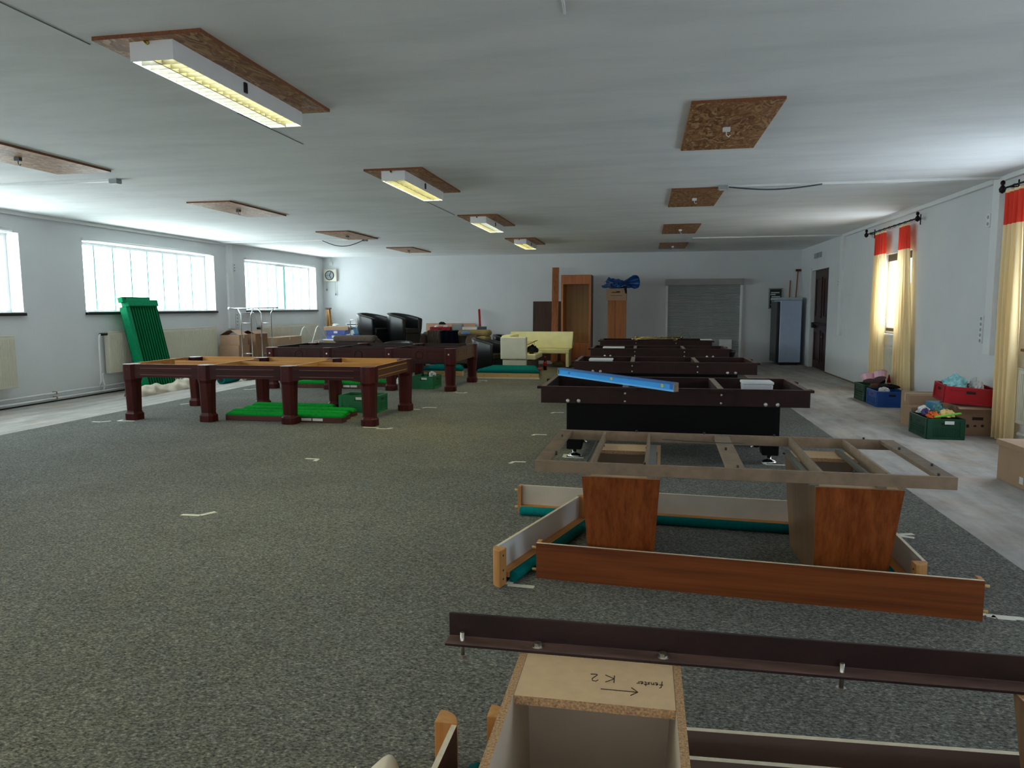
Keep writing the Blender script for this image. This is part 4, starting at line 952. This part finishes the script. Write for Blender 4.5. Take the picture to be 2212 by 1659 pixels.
def roll(label, p0, p1, r, mat, core='print_ink', cat='cloth roll', nm='cloth_roll'):
    p0, p1 = Vector(p0), Vector(p1); t = thing(nm, label, cat, p0); d = p1 - p0; n = d.normalized()
    MB().cyl((0, 0, 0), d, r, n=20).build('roll_body', mat, t); MB().cyl(-n * .003, n * .002, r * .55, n=16).build('core', core, t)
roll('teal cloth roll lying on the concrete by the window wall', (-8.50, 13.26, .085), (-8.56, 13.95, .085), .085, 'teal_felt'); roll('kraft paper roll behind the teal cloth roll on the concrete', (-8.42, 13.99, .07), (-8.36, 14.36, .07), .07, 'kraft_roll', 'paper_white', 'paper roll', 'paper_roll')
roll('white paper roll next to the teal cloth roll nearer the wall', (-9.16, 13.5, .06), (-9.05, 14.7, .06), .06, 'paper_white', 'grey_plastic', 'paper roll', 'paper_roll')
def clothes_rack():
    t = thing('garment_rack', 'chrome garment rack standing before the cartons at the far window', 'garment rack', (-8.46, 14.62, 0))
    for x, y, zt in ((-.205, -.05, 1.40), (.205, .08, 1.44)):
        for s in (-1, 1): MB().tube([(x + s * .125, y, .05), (x + s * .118, y, zt - .02), (x + s * .122, y, zt + .0), (x + s * .185, y, 1.535)], .0115).build('upright', 'chrome', t)
        for z in (.54, 1.215): MB().cyl((x - .12, y, z), (x + .12, y, z), .009).build('cross_bar', 'chrome', t)
        MB().box(x - .14, x + .14, y - .03, y + .03, .02, .05).build('foot', 'chrome', t, .008)
        for s in (-1, 1): MB().cyl((x + s * .11, y - .012, .022), (x + s * .11, y + .012, .022), .022).build('castor', 'black_plastic', t)
    MB().cyl((-.53, -.16, 1.535), (.47, .15, 1.55), .014).build('hanging_bar', 'chrome', t); MB().lump((-.53, -.16, 1.535), (.035, .035, .035), 2, 0, 12, 8, flat=1).build('end_ball', 'white_plastic', t)
clothes_rack()
def folded_rack():
    t = thing('folding_stand', 'white bent tube frame folded against the radiator under the farthest window', 'folding frame', (-9.32, 18.98, 0))
    for k, (dy, dx) in enumerate(((-.35, 0), (.25, .12))):
        MB().tube([(dx, dy - .55, .01), (dx, dy - .45, .5), (dx, dy - .1, .98), (dx, dy + .0, 1.02), (dx, dy + .1, .98), (dx, dy + .55, .62), (dx + .12, dy + .6, .58), (dx + .25, dy + .3, .55), (dx + .25, dy + .1, .01)], .012).build('tube_loop', 'white_paint', t)
    MB().cyl((0, -.8, .48), (.12, -.2, .48), .01).build('cross_bar', 'white_paint', t); MB().cyl((.0, .2, .6), (.12, .8, .62), .01).build('cross_bar', 'white_paint', t)
folded_rack()
def easel():
    t = thing('wooden_easel', 'folded wooden easel standing in the corner under the wall fan', 'easel', (-9.40, 20.35, 0))
    for x0, x1, y in ((-.05, -.02, .0), (.0, .0, .05), (.14, .03, -.02), (.22, .05, .02)): MB().hexa([(x0 - .02, y - .015, 0), (x0 + .02, y - .015, 0), (x0 + .02, y + .015, 0), (x0 - .02, y + .015, 0)], [(x1 - .02, y - .015, 1.5), (x1 + .02, y - .015, 1.5), (x1 + .02, y + .015, 1.5), (x1 - .02, y + .015, 1.5)]).build('leg', 'pine_z', t)
    MB().box(-.07, .09, -.05, .07, 1.5, 1.54).build('top_clamp', 'walnut_z', t, .004); MB().box(-.05, .14, -.03, -.0, .8, .86).build('tray', 'pine_z', t)
easel()
def corner_chest():
    t = thing('storage_chest', 'beige chest with a white top under the blue bins in the far corner', 'chest', (-8.15, 19.0, 0))
    MB().box(-.64, .6, -.3, .3, .03, .63).build('chest_body', 'cardboard_tan', t, .006); MB().box(-.66, .62, -.32, .32, .63, .665).build('top_board', 'white_plastic', t, .006); MB().box(-.6, .56, -.27, .27, 0, .03).build('plinth', 'walnut_z', t)
    def bin_(label, loc, w, d, h, m, lab=True, lidm=None):
        b = thing('storage_bin', label, 'storage bin', loc, 0, 'blue bins on the beige chest'); MB().frustum(0, 0, w * .44, d * .44, 0, w * .5, d * .5, h * .85, 0).build('bin_body', m, b, .008); MB().box(-w / 2 - .01, w / 2 + .01, -d / 2 - .01, d / 2 + .01, h * .85, h).build('rim', lidm or m, b, .004)
        if lab: MB().box(-w * .1, w * .1, -d * .5 - .006, -d * .5 - .002, h * .3, h * .8).build('paper_label', 'paper_white', b)
        return b
    bin_('lower blue bin on the chest in the far corner', (-8.53, 18.95, .674), .44, .36, .125, 'bin_blue'); bin_('upper blue bin with a white label under the tan box', (-8.45, 18.95, .801), .56, .40, .12, 'bin_blue')
    bin_('bright blue bin behind the metal trolley handle', (-7.75, 19.0, .674), .42, .36, .15, 'blue_plastic'); bin_('light blue bin stacked above the bright blue bin', (-7.76, 19.0, .826), .42, .34, .17, 'light_blue_plastic', False)
    b = thing('cardboard_box', 'tan box on top of the upper blue bin in the far corner', 'box', (-8.44, 18.95, .923)); MB().box(-.36, .36, -.2, .2, 0, .10).build('box_body', 'cardboard_tan', b, .004)
    for i, (x, y, w, d, z, l) in enumerate(((-7.80, 18.85, .48, .25, .998, 'white flat appliance lying on the light blue bin'), (-7.86, 18.95, .62, .3, 1.056, 'white tray stacked on the flat white appliance'))):
        b = thing('flat_appliance', l, 'appliance', (x, y, z)); MB().box(-w / 2, w / 2, -d / 2, d / 2, 0, .055).build('shell', 'white_plastic', b, .012); MB().box(-w / 2 + .04, w / 2 - .04, -d / 2 - .003, -d / 2, .015, .04).build('dark_band', 'grey_plastic', b)
    lump_thing('plastic_bag', 'crumpled white bag on the tan box in the far corner', 'bag', (-8.5, 18.9, 1.05), (.10, .1, .05), 'white_sheet', 41)
    t = thing('trolley', 'metal trolley handle frame standing before the bright blue bin', 'trolley', (-7.82, 18.5, 0))
    MB().tube([(-.09, 0, .04), (-.085, 0, 1.17), (-.06, 0, 1.21), (.06, 0, 1.21), (.085, 0, 1.17), (.09, 0, .04)], .012).build('handle', 'chrome', t); MB().cyl((-.09, 0, 1.03), (.3, 0, 1.03), .009).build('cross_bar', 'chrome', t)
    MB().box(-.16, .16, -.16, .02, .02, .04).build('toe_plate', 'chrome', t, .005)
    for s in (-1, 1): MB().cyl((s * .13 - .015, .04, .05), (s * .13 + .015, .04, .05), .05).build('wheel', 'black_plastic', t)
corner_chest()

# ------------------------------------------------------------------ tub chairs, sofas and cream seats at the end wall
def tub_chair_proto():
    t = thing('tub_chair', 'x', 'armchair', (0, 0, 0), 0, 'black leather tub chairs')
    # faces +x: half round back at -x, straight arms forward
    path = []
    Rr = .33; arm = .33
    for k in range(7): path.append((arm * (1 - k / 6), -Rr))
    for k in range(1, 24): a = -math.pi / 2 - math.pi * k / 24; path.append((Rr * math.cos(a), Rr * math.sin(a)))
    for k in range(7): path.append((arm * k / 6, Rr))
    n = len(path); th = .055
    def sec(i):
        x, y = path[i]; u = (arm - x) / (arm + Rr); ztop = .66 + .14 * (u ** .8); s = .88
        nx, ny = (x / math.hypot(x, y), y / math.hypot(x, y)) if x < 0 else (0, math.copysign(1, y))
        o = (x + nx * .02, y + ny * .02); q = (x - nx * th, y - ny * th)
        return [(x * s, y * s, .05), (o[0], o[1], .42), (o[0] * 1.03, o[1] * 1.03, ztop - .03), (o[0], o[1], ztop), (q[0], q[1], ztop), (q[0] * .98, q[1] * .98, ztop - .03), (q[0] * .95, q[1] * .95, .40), (q[0] * .9, q[1] * .9, .05)]
    MB().loft([sec(i) for i in range(n)], smooth=True).build('shell', 'black_leather', t)
    pts = [(p[0] * .80, p[1] * .80) for p in path]; pl = [(arm * 1.05, -.26)] + pts[3:-3] + [(arm * 1.05, .26)]
    MB().prism(pl, 'z', .30, .43).build('seat_cushion', 'black_leather_in', t, .03, seg=3); MB().prism([(p[0] * .96, p[1] * .97) for p in pl], 'z', .05, .30).build('seat_base', 'black_leather_in', t, .01)
    for x, y in ((.25, -.22), (.25, .22), (-.18, -.18), (-.18, .18)): MB().cyl((x, y, 0.0), (x, y, .055), .025, .03).build('foot', 'black_plastic', t)
    return t
tc = tub_chair_proto(); FZ = R(-20)
spots = [(-6.53, 16.60, .612, 'raised black tub chair beside the rolled brown armchair'), (-5.77, 16.60, .612, 'raised black tub chair next to the brown sofa'),
         (-5.38, 15.12, .0, 'black tub chair whose rim shows just over the carved snooker table'), (-3.78, 17.0, .0, 'black tub chair standing before the brown sofa next to the pale bench'), (-3.72, 19.18, .0, 'black tub chair farther back behind the pale bench, half hidden')]
lt = thing('low_table', 'dark low table under the two raised tub chairs', 'table', (-6.15, 16.6, 0))
MB().box(-.82, .82, -.33, .33, .57, .61).build('table_top', 'walnut_z', lt, .004)
for x in (-.74, .74):
    for y in (-.27, .27): MB().box(x - .03, x + .03, y - .03, y + .03, 0, .57).build('leg', 'walnut_z', lt)
for i, (x, y, z, l) in enumerate(spots):
    o = tc if i == 0 else copy_tree(tc); o.location = (x, y, z); o.rotation_euler = (0, 0, (FZ, FZ, R(-90), R(-15), R(-15))[i]); o['label'] = l
def sofas():
    t = thing('brown_armchair', 'brown fabric armchair with rolled top beside the stacked tub chairs', 'armchair', (-6.75, 15.75, 0))
    def rolled_unused(x0, x1, y, z, r, name, mat, par):
        rings = [[(x, y + r * math.cos(a) * 1.0, z + r * math.sin(a)) for a in [6.283 * k / 14 for k in range(14)]] for x in (x0, x0 + .03, x1 - .03, x1)]; rings[0] = [(x0, y + (p[1] - y) * .8, z + (p[2] - z) * .8) for p in rings[0]]; rings[3] = [(x1, y + (p[1] - y) * .8, z + (p[2] - z) * .8) for p in rings[3]]
        return MB().loft(rings, smooth=True).build(name, mat, par)
    MB().box(-.33, .62, -.1, .1, .12, .80).build('backrest', 'brown_fabric', t, .04, seg=3); MB().box(-.36, .66, -.17, .13, .74, .90).build('rolled_top', 'brown_fabric', t, .07, seg=4)
    MB().box(-.3, .6, .1, .46, .1, .42).build('seat', 'brown_fabric', t, .04, seg=3)
    MB().prism([(.0, .1), (.55, .1), (.55, .5), (.4, .74), (.2, .82), (0, .84)], 'x', .48, .68, 0, TR(0, -.05, 0)).build('armrest', 'brown_fabric', t, .04, seg=3)
    for x in (-.25, .5): MB().cyl((x, .4, 0), (x, .4, .1), .03).build('foot', 'walnut_z', t); MB().cyl((x, -.02, 0), (x, -.02, .13), .03).build('foot', 'walnut_z', t)
    t = thing('brown_sofa', 'brown fabric sofa with mustard end standing along the end wall', 'sofa', (-4.80, 18.05, 0))
    MB().box(-.95, .80, .1, .38, .1, .90).build('backrest', 'brown_fabric', t, .06, seg=3); MB().box(-.9, .55, -.5, .12, .1, .44).build('seat', 'brown_fabric', t, .05, seg=3)
    for s, x in ((0, -1.1), (1, .35)):
        MB().prism([(-.55, .1), (.3, .1), (.3, .72), (.0, .86), (-.3, .84), (-.5, .72), (-.57, .5)], 'x', x, x + .26).build('armrest', 'brown_fabric', t, .05, seg=3)
    MB().box(.08, .88, -.22, .34, .80, .955).build('mustard_cushion', 'mustard_fabric', t, .07, seg=4); MB().box(.62, .86, -.45, .35, .1, .8).build('mustard_side', 'mustard_fabric', t, .06, seg=3)
    for x in (-.95, .55): MB().cyl((x, -.4, 0), (x, -.4, .1), .03).build('foot', 'walnut_z', t); MB().cyl((x, .25, 0), (x, .25, .1), .03).build('foot', 'walnut_z', t)
    def throw(x0, x1, k, amp):
        def f(u, v):
            x = x0 + (x1 - x0) * u + .012 * math.sin(v * 9); w = amp * math.sin(u * k)
            if v < .3: return (x, 18.44 - .35 * v / .3, .935 + w)
            return (x, 18.085 - .02 * (v - .3) - w, .935 - .62 * (v - .3))
        return f
    tag(MB().grid(throw(-5.22, -4.76, 20, .008), 24, 20).build('dark_throw', 'navy_cloth', None, 0, None, 0, 2, 0, .010), 'dark navy throw hanging over the sofa back', 'throw')
    tag(MB().grid(throw(-5.60, -5.26, 30, .012), 24, 20).build('brown_throw', 'brown_fabric', None, 0, None, 0, 2, 0, .010), 'brown pleated throw over the sofa back next to the tub chairs', 'throw')
    lump_thing('blue_cloth', 'blue cloth lying over the brown sofa arm', 'cloth', (-4.44, 17.62, .89), (.12, .16, .06), 'blue_cloth', 52, .08)
    b = crate('red crate of papers standing behind the sofa', (-5.42, 18.82, .730), .56, .3, .29, 'red_plastic', 0, sticker=False, holes=False); 
    t = thing('sideboard', 'dark low sideboard hidden behind the sofa under the red crate', 'sideboard', (-4.95, 18.82, 0)); MB().box(-.78, .78, -.2, .2, .03, .70).build('body', 'walnut_z', t, .005); MB().box(-.8, .8, -.22, .22, .70, .72).build('top', 'walnut_z', t); MB().box(-.75, .75, -.18, .18, 0, .03).build('plinth', 'walnut_z', t)
    lump_thing('paper_heap', 'heap of white papers in the red crate behind the sofa', 'papers', (-5.54, 18.82, 1.0), (.08, .08, .06), 'paper_white', 53); lump_thing('paper_heap', 'white bag with dark stripes in the red crate behind the sofa', 'bag', (-5.28, 18.82, 1.01), (.09, .1, .06), 'white_sheet', 54); lump_thing('dark_hat', 'black cap on the papers in the red crate', 'hat', (-5.41, 18.84, 1.10), (.09, .08, .05), 'black_cloth', 55)
    t = thing('grey_box', 'tall light grey box standing behind the sofa', 'box', (-4.96, 18.82, .730)); MB().box(-.13, .13, -.1, .1, 0, .36).build('box_body', 'grey_socket', t, .004); MB().box(-.15, -.131, -.1, .1, 0, .35).build('end_panel', 'pine_z', t)
    tag(MB().box(-.29, .12, -.1, .1, 0, .29).build('grey_box', 'white_sheet', None, .004, (-4.53, 18.82, .730)), 'long pale grey box behind the mustard sofa end', 'box'); tag(MB().box(-.1, .1, -.1, .1, 0, .3).build('grey_box', 'grey_plastic', None, .004, (-4.29, 18.82, .730)), 'white and grey box at the outer end behind the sofa', 'box')
    tag(MB().box(-.75, .75, -.009, .009, 0, 1.08, 0, RX(R(-6))).build('pink_board', 'pink_board', None, .002, (-5.68, 20.58, 0)), 'wide pinkish board leaning on the end wall behind the sofa', 'board')
sofas()
def cream_seats():
    t = thing('cream_bench', 'long pale yellow leather bench along the end wall', 'bench', (-2.62, 18.35, 0))
    MB().hexa([(-.85, .12, .47), (.78, .12, .47), (.78, .34, .47), (-.85, .34, .47)], [(-.85, .22, .90), (.80, .22, .90), (.80, .36, .90), (-.85, .36, .90)]).build('backrest', 'cream_leather', t, .02, seg=3)
    MB().box(-.85, .74, -.27, .34, .36, .47).build('seat', 'cream_leather', t, .02, seg=3)
    MB().box(.655, .73, -.26, .32, .02, .36).build('side_leg', 'cream_leather', t, .01); MB().box(-.84, -.765, -.26, .32, .02, .36).build('side_leg', 'cream_leather', t, .01)
    for x in (.69, -.8): MB().cyl((x, -.2, 0), (x, -.2, .02), .02).build('glide', 'black_plastic', t); MB().cyl((x, .25, 0), (x, .25, .02), .02).build('glide', 'black_plastic', t)
    t = thing('pale_bench', 'pale leather bench turned end-on with a black bag on its seat', 'bench', (-2.98, 16.35, 0))
    MB().box(-.27, .29, .0, 1.25, .02, .32).build('base', 'pale_leather', t, .012); MB().box(.0, .50, .06, 1.2, .32, .45).build('seat', 'cream_leather', t, .03, seg=3)
    MB().box(-.31, .30, -.05, .10, .335, .85).build('end_cushion', 'pale_leather', t, .025, seg=3); MB().box(-.31, -.10, .1, 1.25, .33, .88).build('backrest', 'cream_leather', t, .02, seg=3); MB().box(-.1, .30, 1.1, 1.25, .45, .72).build('far_armrest', 'cream_leather', t, .02, seg=3)
    MB().box(.29, .40, .1, 1.2, .02, .3).build('dark_recess', 'brown_fabric', t)
    lump_thing('black_bag', 'black bag on the seat of the pale end-on bench', 'bag', (-2.62, 16.82, .52), (.13, .16, .12), 'black_cloth', 61); lump_thing('black_glove', 'black strap hanging over the front of the pale bench seat', 'strap', (-2.60, 16.55, .48), (.05, .05, .06), 'black_cloth', 62)
    tag(MB().box(-.13, .13, -.1, .1, 0, .012, 0, RY(R(-24))).build('green_folder', 'grey_plastic', None, .002, (-2.62, 16.8, .70)), 'dark green folder sticking up from the black bag on the pale bench', 'folder')
    tag(MB().box(-.12, .12, -.05, .05, 0, .01).build('wire_hook', 'chrome', None, .004, (-3.15, 17.0, .889)), 'small metal bracket on top of the pale bench back', 'bracket')
    t = thing('cola_bottle', 'dark bottle with a red label before the pale yellow bench', 'bottle', (-2.38, 17.3, .007)); MB().lathe([(.04, 0), (.043, .02), (.043, .16), (.035, .22), (.016, .28), (.016, .31)], 14).build('bottle_body', 'cola_dark', t); MB().lathe([(.0445, .1), (.0445, .18), (.04, .205)], 14).build('paper_label', 'cola_label', t); MB().lathe([(.018, .305), (.018, .335)], 12).build('cap', 'cola_label', t)
    t = thing('dustpan', 'bright red plastic scoop on the carpet beside the pale bench', 'dustpan', (-2.45, 15.98, .007)); MB().loft([[(-x, -y, z), (x, -y, z), (x, y, z), (-x, y, z)] for x, y, z in ((.12, .11, 0), (.16, .15, .15))], cap=False).build('tray', 'red_plastic', t, 0, None, 0, 2, 0, .008); MB().box(-.12, .12, -.11, .11, 0, .012).build('bottom', 'red_plastic', t); MB().box(-.34, -.12, -.03, .03, .12, .16).build('handle', 'red_plastic', t, .01)
    lump_thing('cloth_heap', 'low brown cloth heap on the floor under the pale yellow bench', 'cloth', (-2.2, 18.5, .05), (.18, .1, .09), 'mustard_fabric', 63)
cream_seats()

# ------------------------------------------------------------------ end wall: cabinet, boards, column, shutter, fridge, door side
def end_wall():
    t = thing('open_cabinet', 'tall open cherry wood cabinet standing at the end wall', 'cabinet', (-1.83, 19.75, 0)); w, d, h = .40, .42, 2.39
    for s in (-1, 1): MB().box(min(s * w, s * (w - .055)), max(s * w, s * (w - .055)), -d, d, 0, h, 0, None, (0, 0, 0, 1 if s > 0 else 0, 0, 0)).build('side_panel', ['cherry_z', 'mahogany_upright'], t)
    MB().box(-w + .055, w - .055, d - .02, d, 0, h).build('back_panel', 'light_ply', t); MB().box(-w + .055, w - .055, -d, d - .02, h - .04, h).build('top_panel', 'cherry_z', t)
    MB().box(-w + .055, w - .055, -d + .01, -d + .03, h - .25, h - .04).build('fascia', 'cherry_z', t); MB().box(-w + .055, w - .055, -d + .01, -d + .03, .0, .58).build('lower_panel', 'cherry_z', t); MB().box(-w + .055, w - .055, -d + .03, d - .02, .54, .56).build('shelf', 'light_ply', t)
    MB().box(-.09, -.05, -d + .004, -d + .01, .50, .58).build('hinge_plate', 'grey_socket', t)
    o = MB().box(-.095, .095, -.01, .01, 0, 2.67, 0, RX(R(-7))).build('wooden_plank', 'column_veneer', None, .002, (-2.50, 20.02, .0)); tag(o, 'long narrow orange plank leaning in front of the dark board', 'plank')
    tag(MB().box(-.42, .42, -.01, .01, 0, 1.71, 0, RX(R(-4))).build('dark_board', 'walnut_z', None, .002, (-2.78, 20.58, 0)), 'dark brown board leaning on the end wall behind the orange plank', 'board')
    t = thing('display_pillar', 'veneered square pillar carrying a carton and the blue tarp', 'pillar', (-.745, 19.52, 0)); MB().box(-.24, .24, -.2, .2, .0, 1.69).build('shaft', 'column_veneer', t, .004); MB().box(-.245, .245, -.205, .205, 1.69, 1.71).build('top_plate', 'column_veneer', t)
    t = thing('blue_tarp', 'dark blue tarp with loose strings bundled on the carton', 'tarp', (-.75, 19.5, 2.04))
    MB().lump((0, 0, .06), (.30, .2, .14), 71, .4, 24, 14, flat=.45).build('tarp_bundle', 'tarp_blue', t)
    def wing(u, v): a = (v - .5) * 1.5; r = .10 + .42 * u * (1 - .30 * (2 * v - 1) ** 4); return (.08 + r * math.cos(a * .62 + .08), -.05 + .07 * math.sin(v * 12) * u + .05 * math.sin(u * 5), .125 + r * math.sin(a * .62 + .08))
    MB().grid(wing, 12, 14).build('tarp_tail', 'tarp_blue', t, 0, None, 0, 2, 0, .01)
    MB().add([(-.30, .0, .18), (-.22, -.05, .30), (-.12, 0, .22), (-.2, .08, .12)], [(0, 1, 2), (0, 2, 3), (0, 3, 1), (1, 3, 2)]).build('tarp_corner', 'tarp_blue', t); MB().hexa([(.22, -.25, -.14), (.27, -.25, -.16), (.27, -.235, -.16), (.22, -.235, -.14)], [(.18, -.25, .05), (.26, -.25, .05), (.26, -.235, .05), (.18, -.235, .05)]).build('tarp_tail', 'black_cloth', t)
    rnd = random.Random(8)
    for k in range(6):
        cx, cz, rr = -.24 + rnd.uniform(-.06, .16), .07 + rnd.uniform(-.03, .06), rnd.uniform(.06, .11)
        MB().tube([(cx + rr * math.cos(a) * 1.2, -.22 - .01 * k, cz + rr * math.sin(a)) for a in [6.283 * j / 14 + k for j in range(12)]], .004, 5).build('string', 'string_grey', t)
    # roller shutter
    t = bpy.data.objects.new('door_2', None); COL.objects.link(t); struct(t); t.location = (.56, YB, 0)
    MB().box(-.02, 2.07, -.25, 0, 2.13, 2.30).build('shutter_box', 'shutter_box', t, .006)
    for x in (0, 2.0): MB().box(x, x + .06, -.09, 0, 0, 2.13).build('guide_rail', 'white_paint', t, .003)
    MB().box(.06, 2.0, -.025, -.015, 0, 2.13).build('shutter_back', 'slat_gap', t)
    s = MB()
    for i in range(53):
        z = .02 + i * .04; s.prism([(-.026, z), (-.046, z + .008), (-.046, z + .026), (-.026, z + .034)], 'x', .06, 2.0)
    s.build('shutter_slats', 'aluminium_slat', t)
    MB().box(2.06, 2.12, -.02, 0, 0, 2.28).build('shutter_frame', 'white_paint', t)
    t = thing('wall_hatch', 'small white hatch cover on the lower corner of the roller shutter', 'hatch', (2.2, YB - .07, .36)); MB().box(-.17, .17, -.03, .02, 0, .27).build('cover_plate', 'white_plastic', t, .006); MB().box(-.12, .12, -.036, -.03, .05, .22).build('flap', 'white_paint', t, .003)
    # fuse box
    t = thing('fuse_box', 'open dark fuse box with white cards beside the fridge', 'fuse box', (3.49, YB, 1.48)); MB().box(-.17, .17, -.03, 0, 0, .55).build('cabinet_back', 'black_plastic', t)
    for a in ((-.18, .18, .53, .56), (-.18, .18, -.01, .02), (-.18, -.155, .02, .53), (.155, .18, .02, .53)): MB().box(a[0], a[1], -.06, 0, a[2], a[3]).build('frame', 'grey_socket', t)
    for i, (x0, x1, z) in enumerate(((-.12, .10, .42), (-.13, .0, .37), (-.1, .12, .31), (-.12, -.02, .24), (-.1, .04, .18), (-.12, .02, .10))): MB().box(x0, x1, -.036, -.03, z, z + .026).build('fuse_card', 'white_sheet', t)
    tag(MB().box(-.03, .03, -.012, 0, 0, .08).build('light_switch', 'white_plastic', None, .004, (3.46, YB, 1.28)), 'white light switch under the fuse box', 'switch')
    # fridge
    t = thing('display_fridge', 'tall pale blue bottle fridge beside the brown door', 'fridge', (3.73, 20.22, 0), R(3))
    MB().box(-.27, .27, -.36, .40, .07, 1.70).build('cabinet_body', 'fridge_panel', t, .015); MB().box(-.35, -.271, -.33, .38, .07, 1.66).build('glass_door', 'fridge_dark', t, .008); MB().box(-.36, .28, -.37, .40, 1.70, 1.77).build('top_cap', 'fridge_top', t, .012); MB().box(-.25, .25, -.33, .38, .03, .07).build('plinth', 'black_plastic', t)
    MB().box(-.353, -.350, -.3, .3, .1, .3).build('grille', 'grey_plastic', t); 
    for x in (-.2, .2): MB().cyl((x, -.28, 0), (x, -.28, .03), .02).build('foot', 'black_plastic', t)
    for k, (x0, x1, h) in enumerate(((3.93, 4.05, 2.56), (3.80, 3.86, 2.30))):
        t = thing('long_broom', ['tall broom leaning in the corner behind the fridge', 'shorter stick leaning behind the fridge'][k], 'broom', (x0, 20.70, 0)); MB().cyl((0, 0, .02), (x1 - x0, .02, h - .06), .014).build('handle', 'cherry_z', t)
        if k == 0: MB().box(x1 - x0 - .06, x1 - x0 + .07, -.02, .04, h - .08, h - .02).build('head', 'walnut_z', t, .004)
    # fan in the corner
    t = thing('wall_fan', 'square cream ventilation fan in the corner of the end wall', 'fan', (-9.43, YB, 2.34)); MB().box(-.2, .2, -.1, 0, 0, .36).build('fan_housing', 'cream_enamel', t, .012)
    MB().tube([(.0 - .02 + .135 * math.cos(a), -.104, .18 + .135 * math.sin(a)) for a in [6.283 * k / 28 for k in range(28)]], .012, 8, closed=True).build('ring', 'black_plastic', t); MB().cyl((-.02, -.1, .18), (-.02, -.106, .18), .12, n=24).build('fan_well', 'grey_socket', t)
    for a in (60, 180, 300): MB().box(.0, .12, -.012, .012, -.004, .004, 0, TR(-.02, -.115, .18) @ RY(R(-a))).build('blade', 'black_plastic', t)
    for x, l in ((-.14, .22), (.14, .36)): MB().cyl((x, -.05, 0), (x, -.05, -l), .004, n=6).build('pull_cord', 'grey_socket', t); MB().cyl((x, -.05, -l), (x, -.05, -l - .06), .012, n=8).build('pull_knob', 'grey_plastic', t)
    t = thing('junction_box', 'small white junction box under the ceiling in the fan corner', 'junction box', (-9.43, YB, 2.83)); MB().box(-.05, .05, -.04, 0, 0, .09).build('box_body', 'white_plastic', t, .005); MB().cyl((0, -.02, .09), (0, -.02, .23), .008, n=8).build('cable', 'white_plastic', t)
    t = thing('wall_vent', 'pair of small grey vent grilles above the brown door', 'vent', (XR, 18.85, 2.72))
    for y in (-.36, .04): MB().box(-.025, 0, y, y + .30, 0, .12).build('vent_plate', 'grey_socket', t, .004)
end_wall()

for o in list(SC.objects):   # things at the end wall stand on the carpet, not in it
    if o.parent is None and o.name.split('.')[0] in ('tub_chair', 'brown_armchair', 'brown_sofa', 'sideboard', 'cream_bench', 'pale_bench', 'storage_chest', 'trolley', 'low_table', 'dustpan', 'cola_bottle', 'open_cabinet', 'cloth_heap') and o.get('category'):
        o.location.z += .0075
